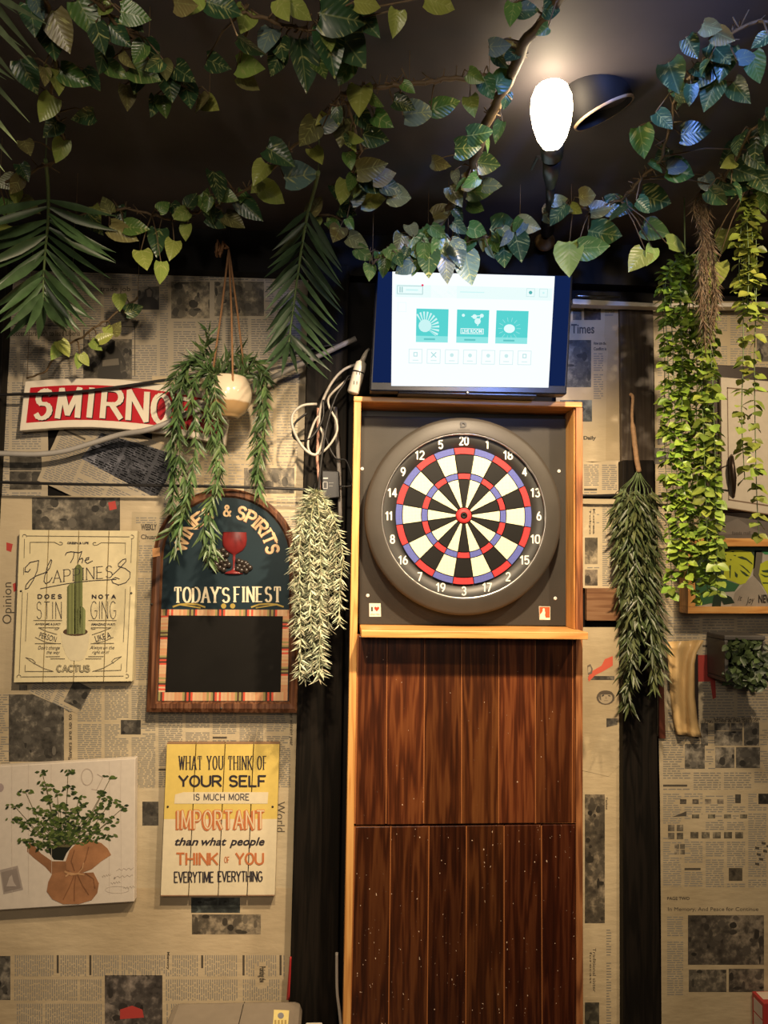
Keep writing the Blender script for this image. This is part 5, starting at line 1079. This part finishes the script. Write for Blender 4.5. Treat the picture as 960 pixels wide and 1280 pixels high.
lf+=[(56,375,48,425),(57,375,86,412),(55,370,30,420),(58,365,120,400),(64,265,145,327),(70,268,134,320)]
frond('arching palm frond hanging at the left edge above bar sign',[(57,200,1.75),(60,235,1.85),(60,275,1.95),(56,320,2.02),(54,360,2.05),(54,378,2.06)],lf,41,(.075,.14,.055),11)
lf=[]
for i in range(15):
    t=i/14; by=262+t*165; bx=lerp(383,362,t)
    lf.append((bx,by,bx-lerp(48,30,t)*(.6+.5*math.sin(min(1,t*1.6+.25)*1.9))+jit(3),by+lerp(38,62,t)*(.75 if t<.8 else .6)+jit(4)+8))
    lf.append((bx,by,bx+lerp(48,46,t)*(.7+.4*math.sin(min(1,t+.3)*2.0))+jit(3),by+lerp(72,50,t)+jit(4)))
lf+=[(361,425,352,470),(362,425,372,468),(363,420,387,462)]
frond('dark palm frond hanging between the rope planter and television',[(398,215,1.75),(392,240,1.85),(384,270,1.93),(377,310,2.0),(370,360,2.05),(364,405,2.08),(361,430,2.09)],lf,43,(.045,.085,.04),8)
lf=[(-40,-50,22,18),(-40,-40,45,68),(-45,-10,45,86),(-45,20,25,104),(-45,35,18,100),(-45,50,37,153),(-50,80,22,180),(-50,110,15,200),(-45,-30,62,32),(-45,0,30,60),(-50,60,8,100),(-50,130,6,215)]
frond('palm frond with pale narrow leaflets entering at the upper left edge',[(-20,-90,1.2),(-45,-30,1.25),(-52,40,1.3),(-55,110,1.4),(-55,150,1.45)],lf,47,(.15,.20,.10),10)
# trailing strands of narrow leaves
def strand(ms_,ml,pts,leaf,step,rnd,Lp,wr,col,ang=35,sr=.0013,hang=.5,roundleaf=False,pair=True,dz=.012):
    W=smooth([U(*p) for p in pts],6); ms_.tube(W,sr,4)
    acc=0
    for i in range(len(W)-1):
        seg_=(W[i+1]-W[i]); L=seg_.length; acc+=L
        while acc>step:
            acc-=step; p=W[i]+seg_*rnd.random(); t=seg_.normalized(); a0=rnd.uniform(0,6.28)
            for k in range(2 if pair else 1):
                a=a0+k*math.pi+rnd.uniform(-.3,.3); o=t.orthogonal().normalized(); c=t.cross(o); side=(o*math.cos(a)+c*math.sin(a))
                d=(side*math.sin(math.radians(ang))+t*math.cos(math.radians(ang))+Vector((0,0,-hang))*.5+Vector((rnd.uniform(-1,1),rnd.uniform(-1,1),rnd.uniform(-1,1)))*.25).normalized()
                Lw=Lp*rnd.uniform(.7,1.25)*p.y/961; f=rnd.uniform(.55,1.4); cl=(col[0]*f*rnd.uniform(.85,1.15),col[1]*f,col[2]*f,rnd.random())
                nr=(t*-1*.6+(EYE-p).normalized()*.6+Vector((rnd.uniform(-.6,.6),rnd.uniform(-.6,.6),rnd.uniform(0,.6)))).normalized()
                if roundleaf: leafmesh(ml,p,d,nr,Lw,Lw*wr,cl,False,.1,.25)
                else: blade(ml,p,p+d*Lw,nr,Lw*wr,cl,rnd.uniform(-.2,.1),3)
rnd=random.Random(51)
hp=thing('hanging_planter','cream glazed pot on jute rope with trailing willowy leaves','hanging planter',tuple(U(284,522,2.2)))
pc=U(284,522.5,2.2); k_=2.2/961
mb=MB(); M['pot']=None
t=NT('two_tone_glaze'); tc=t.new('ShaderNodeTexCoord'); sp=t.new('ShaderNodeSeparateXYZ'); t.link(tc.outputs['Object'],sp.inputs[0]); nz=t.noise(t.coord(),18,3)
hgt=t.math('ADD',sp.outputs['Z'],t.math('MULTIPLY',nz,.012)); cglz=t.ramp(t.math('MULTIPLY',hgt,8.0),[(.36,(.42,.27,.13)),(.40,(.74,.62,.46))])
M['pot']=t.fin(cglz,.14,0,.6)
prf=[(0,0),(11,0),(15,.6),(15.5,2),(18.5,4),(21.6,7),(24.6,11),(27,16),(28.7,21),(29.6,26),(29.8,30),(29.4,34.5),(28.5,39),(27,43),(25,46.8),(23.5,49.5),(22.5,51.2),(21.5,51),(23,46),(26,36),(26,26)]
mb.lathe(pc,(0,0,1),[(r*k_,h*k_) for r,h in prf],36); mb.build('pot',M['pot'],hp)
mb=MB(); mb.lathe(pc,(0,0,1),[(0,44*k_),(24.5*k_,44*k_)],20); mb.build('soil',plain('dark_soil',(.03,.02,.012),.9),hp)
mb=MB(); tp_=U(286,312,2.2); hk=Vector((tp_.x,tp_.y,2.588))
rim=[(265,471,2.2-.0),(291,472,2.145),(306,470,2.22)]
for r_ in rim: mb.tube([tp_,(tp_+U(*r_))/2+Vector((.002,0,0)),U(*r_)],.0032,6)
mb.tube([U(291,472,2.145),U(291,470,2.143),U(291,477,2.143)],.0034,6)
for k in range(14):
    a=k*.9; mb.tube([tp_+Vector((-.004*k*.6,0,.004)),tp_+Vector((-.012-.002*k,rnd.uniform(-.02,.02),.010+.006*math.sin(a)))+Vector((0,0,.004)),tp_+Vector((-.02-.0015*k,rnd.uniform(-.02,.02),-.012+.008*math.cos(a)))],.0028,5)
mb.build('rope',M['rope'],hp); mb=MB(); mb.tube([tp_+Vector((0,0,-.004)),hk],.0022,6); mb.build('ceiling_hook',M['black'],hp)
ms_=MB(); ml=MB(); GW=(.085,.15,.05)
for pts in [[(272,474,2.2),(255,455,2.18),(238,452,2.15),(228,478,2.13),(222,520,2.13),(225,570,2.13),(232,610,2.14),(222,650,2.14),(210,668,2.14)],
 [(272,474,2.2),(252,462,2.16),(240,490,2.14),(245,540,2.13),(240,590,2.13),(230,640,2.13),(217,690,2.14)],
 [(275,474,2.2),(262,465,2.15),(258,500,2.12),(265,545,2.12),(270,590,2.12),(262,640,2.12),(268,695,2.13)],
 [(278,474,2.2),(268,470,2.14),(272,520,2.12),(275,560,2.12),(272,610,2.12),(255,655,2.12),(262,705,2.13)],
 [(300,474,2.2),(318,455,2.2),(330,470,2.2),(333,510,2.2),(328,550,2.2),(322,590,2.2),(325,618,2.2)],
 [(300,474,2.2),(315,465,2.22),(327,490,2.22),(322,530,2.22),(318,565,2.22),(320,600,2.22)],
 [(275,474,2.2),(255,440,2.2),(262,420,2.2),(258,412,2.2)],[(280,474,2.22),(270,450,2.25),(255,442,2.25),(225,460,2.22),(212,490,2.2)],[(295,474,2.22),(305,450,2.24),(325,455,2.24),(335,475,2.22)],
 [(285,474,2.24),(285,448,2.26),(300,440,2.26)],[(272,474,2.2),(245,450,2.2),(232,465,2.18),(215,540,2.16),(218,600,2.16),(214,640,2.16)]]:
    strand(ms_,ml,pts,None,.0085,rnd,19,.20,GW,42)
ms_.build('stems',M['blade_stem'],hp); ml.build('foliage',M['blade'],hp)
# frosted tassel plant
rnd=random.Random(53); fp=thing('hanging_plant','pale frosted needle plant hanging by the chalkboard','hanging plant',tuple(U(393,612,2.2)))
ms_=MB(); ml=MB(); ends=[(369,795),(376,845),(381,850),(386,838),(392,842),(400,850),(404,832),(410,790),(425,782),(418,770),(372,760),(397,800),(388,790),(412,740),(380,800),(402,845)]
for i,(x,y) in enumerate(ends):
    dd=2.2-.045*math.sin(i*1.7)-.02; mx=lerp(393,x,1.0)+(x-393)*.10
    strand(ms_,ml,[(393+jit(3),612,2.2),(lerp(393,x,.7),640+jit(8),dd),(mx,690,dd),(x,y-50,dd),(x+jit(2),y,dd)],None,.0036,rnd,12,.15,(.52,.54,.37),64,.0012,.2)
ms_.build('stems',plain('pale_stem',(.45,.45,.25),.6),fp); ml.build('foliage',M['blade'],fp)
mb=MB(); mb.tube([U(393,613,2.2),U(394,606,2.22),U(394,604,2.34)],.002,5); mb.build('hanging_wire',M['black'],fp)
# twig plant on the right-hand post
rnd=random.Random(57); tw=thing('hanging_plant','dark green willowy plant hanging from a driftwood stick on the right post','hanging plant',tuple(U(790,494,2.27)))
mb=MB(); W=smooth([U(*p) for p in ((788,493,2.28),(791,497,2.27),(790,520,2.26),(793,550,2.26),(796,575,2.26),(799,590,2.26))],4); mb.tube(W,[.0055 if i<2 else (.0045 if i<10 else .0075) for i in range(len(W))],8); mb.build('stick',M['bark'],tw)
mb=MB(); mb.tube([U(788,496,2.28),U(788,496,2.38)],.002,5); mb.build('nail',M['black'],tw)
ms_=MB(); ml=MB()
for i,(mx,x,y,d_) in enumerate([(782,786,885,2.25),(778,780,880,2.27),(785,795,870,2.24),(790,800,825,2.24),(800,815,805,2.24),(810,822,850,2.25),(815,828,815,2.26),(776,778,800,2.28),(795,790,850,2.22),(805,818,862,2.23),(780,774,745,2.27),(812,832,770,2.27),(800,806,760,2.22),(788,784,830,2.22),(816,826,740,2.26),(794,798,780,2.21),(786,776,840,2.25),(806,826,840,2.24),(775,772,700,2.28),(796,800,700,2.23)]):
    if i in (2,7,11,14,16): continue
    q0=(lerp(798,mx,.95),610,d_+.01); ms_.tube(smooth([U(798,586,2.26),U(lerp(798,mx,.35),598,2.26),U(*q0)],3),.0013,4)
    strand(ms_,ml,[q0,(mx+(mx-798)*.35,650,d_),(lerp(mx,x,.6),lerp(655,y,.55),d_),(x,y,d_)],None,.0105,rnd,20,.18,(.10,.125,.045),46)
ms_.build('stems',M['blade_stem'],tw); ml.build('foliage',M['blade'],tw)
# string plants
def strings(label,lines,seed,col,Lp=10,step=.011,hook=None,wr=.8):
    rnd=random.Random(seed); root=thing('string_plant',label,'hanging plant',tuple(U(*hook)),'lime string plants hanging from the ceiling'); ms_=MB(); ml=MB()
    hk=U(*hook); ms_.tube([hk,Vector((hk.x,hk.y,2.588))],.002,5)
    for pts in lines:
        strand(ms_,ml,[hook]+pts,None,step,rnd,Lp,wr,col,70,.0012,.15,True)
    ms_.build('stems',M['blade_stem'],root); ml.build('foliage',M['blade'],root)
LIME=(.25,.38,.045)
ln=[]; rs=random.Random(61)
for i in range(12):
    x=832+i*5.6+rs.uniform(-2,2); y=[745,700,720,690,735,700,755,730,745,690,740,700,730,690,700,650,735][i]; d=2.02+rs.uniform(-.06,.08)
    ln.append([(x-4+rs.uniform(-3,3),350,d),(x+rs.uniform(-3,3),450,d),(x+rs.uniform(-3,3),560,d),(x+4+rs.uniform(-3,5),y-40,d),(x+6+rs.uniform(-3,5),y,d)])
strings('thick curtain of lime string plant right of the post',ln,62,LIME,12.5,.0125,(856,318,2.02))
strings('single long lime string plant beside cream cupboard door',[[(884,380,1.96),(889,450,1.96),(893,540,1.96),(895,620,1.96),(896,700,1.96),(897,742,1.96)],[(880,380,1.97),(877,470,1.97),(880,560,1.97),(883,640,1.97),(885,700,1.97)]],63,(.30,.40,.06),15,.018,(878,335,1.96))
strings('two thin lime strings hanging in front of cream cupboard',[[(930,300,1.92),(929,380,1.92),(929,450,1.92),(927,520,1.92),(931,600,1.92)],[(945,300,1.93),(945,380,1.93),(943,450,1.93),(944,540,1.93),(946,620,1.93),(949,675,1.93)],[(934,280,1.9),(936,330,1.9),(934,390,1.9)],[(940,290,1.91),(942,350,1.91),(948,400,1.91)],[(926,290,1.92),(924,340,1.92),(926,370,1.92)]],64,(.30,.36,.06),15,.018,(936,238,1.9))
# dried tassel
rnd=random.Random(67); dt=thing('dried_tassel','brown dried grass tassel hanging among the lime strings','dried plant',tuple(U(882,240,1.95)))
ms_=MB(); ml=MB()
for i in range(9):
    x=884+rnd.uniform(-12,14); strand(ms_,ml,[(880,232,1.95),(880+rnd.uniform(-14,8),262,1.93),(lerp(880,x,.6),310,1.92),(x,370,1.92),(x+rnd.uniform(-6,8),rnd.uniform(395,440),1.92)],None,.006,rnd,17,.07,(.20,.14,.085),35,.0022,.3)
W_=U(880,232,1.95); ms_.tube([W_,Vector((W_.x,W_.y,2.588))],.0015,4)
ms_.build('stems',M['stem'],dt); ml.build('bristles',M['blade'],dt)
# planter leaves
rnd=random.Random(71); ml=MB()
for i in range(230):
    x=rnd.uniform(909,957); y=rnd.uniform(803,856) if rnd.random()<.9 else rnd.uniform(845,863); D=rnd.uniform(2.235,2.30)
    a=rnd.uniform(0,6.28); c=U(x,y,D); d=(rt*math.cos(a)+up*math.sin(a)*.8-fw*rnd.uniform(.0,.9)).normalized(); Lw=rnd.uniform(8,14)*D/961; f=rnd.uniform(.4,1.5)
    leafmesh(ml,c,d,((EYE-c).normalized()+Vector((rnd.uniform(-1,1),0,rnd.uniform(0,1)))*.7).normalized(),Lw,Lw*.6,(.075*f,.11*f,.04*f,rnd.random()),False,.15,.2)
ml.build('foliage',M['blade'],pb)
mb=MB(); mb.box(xa+th,xb-th*.6,2.30,2.35,z0+th,z1-th*1.2); mb.build('soil_block',plain('planter_foam',(.02,.02,.012),.9),pb)
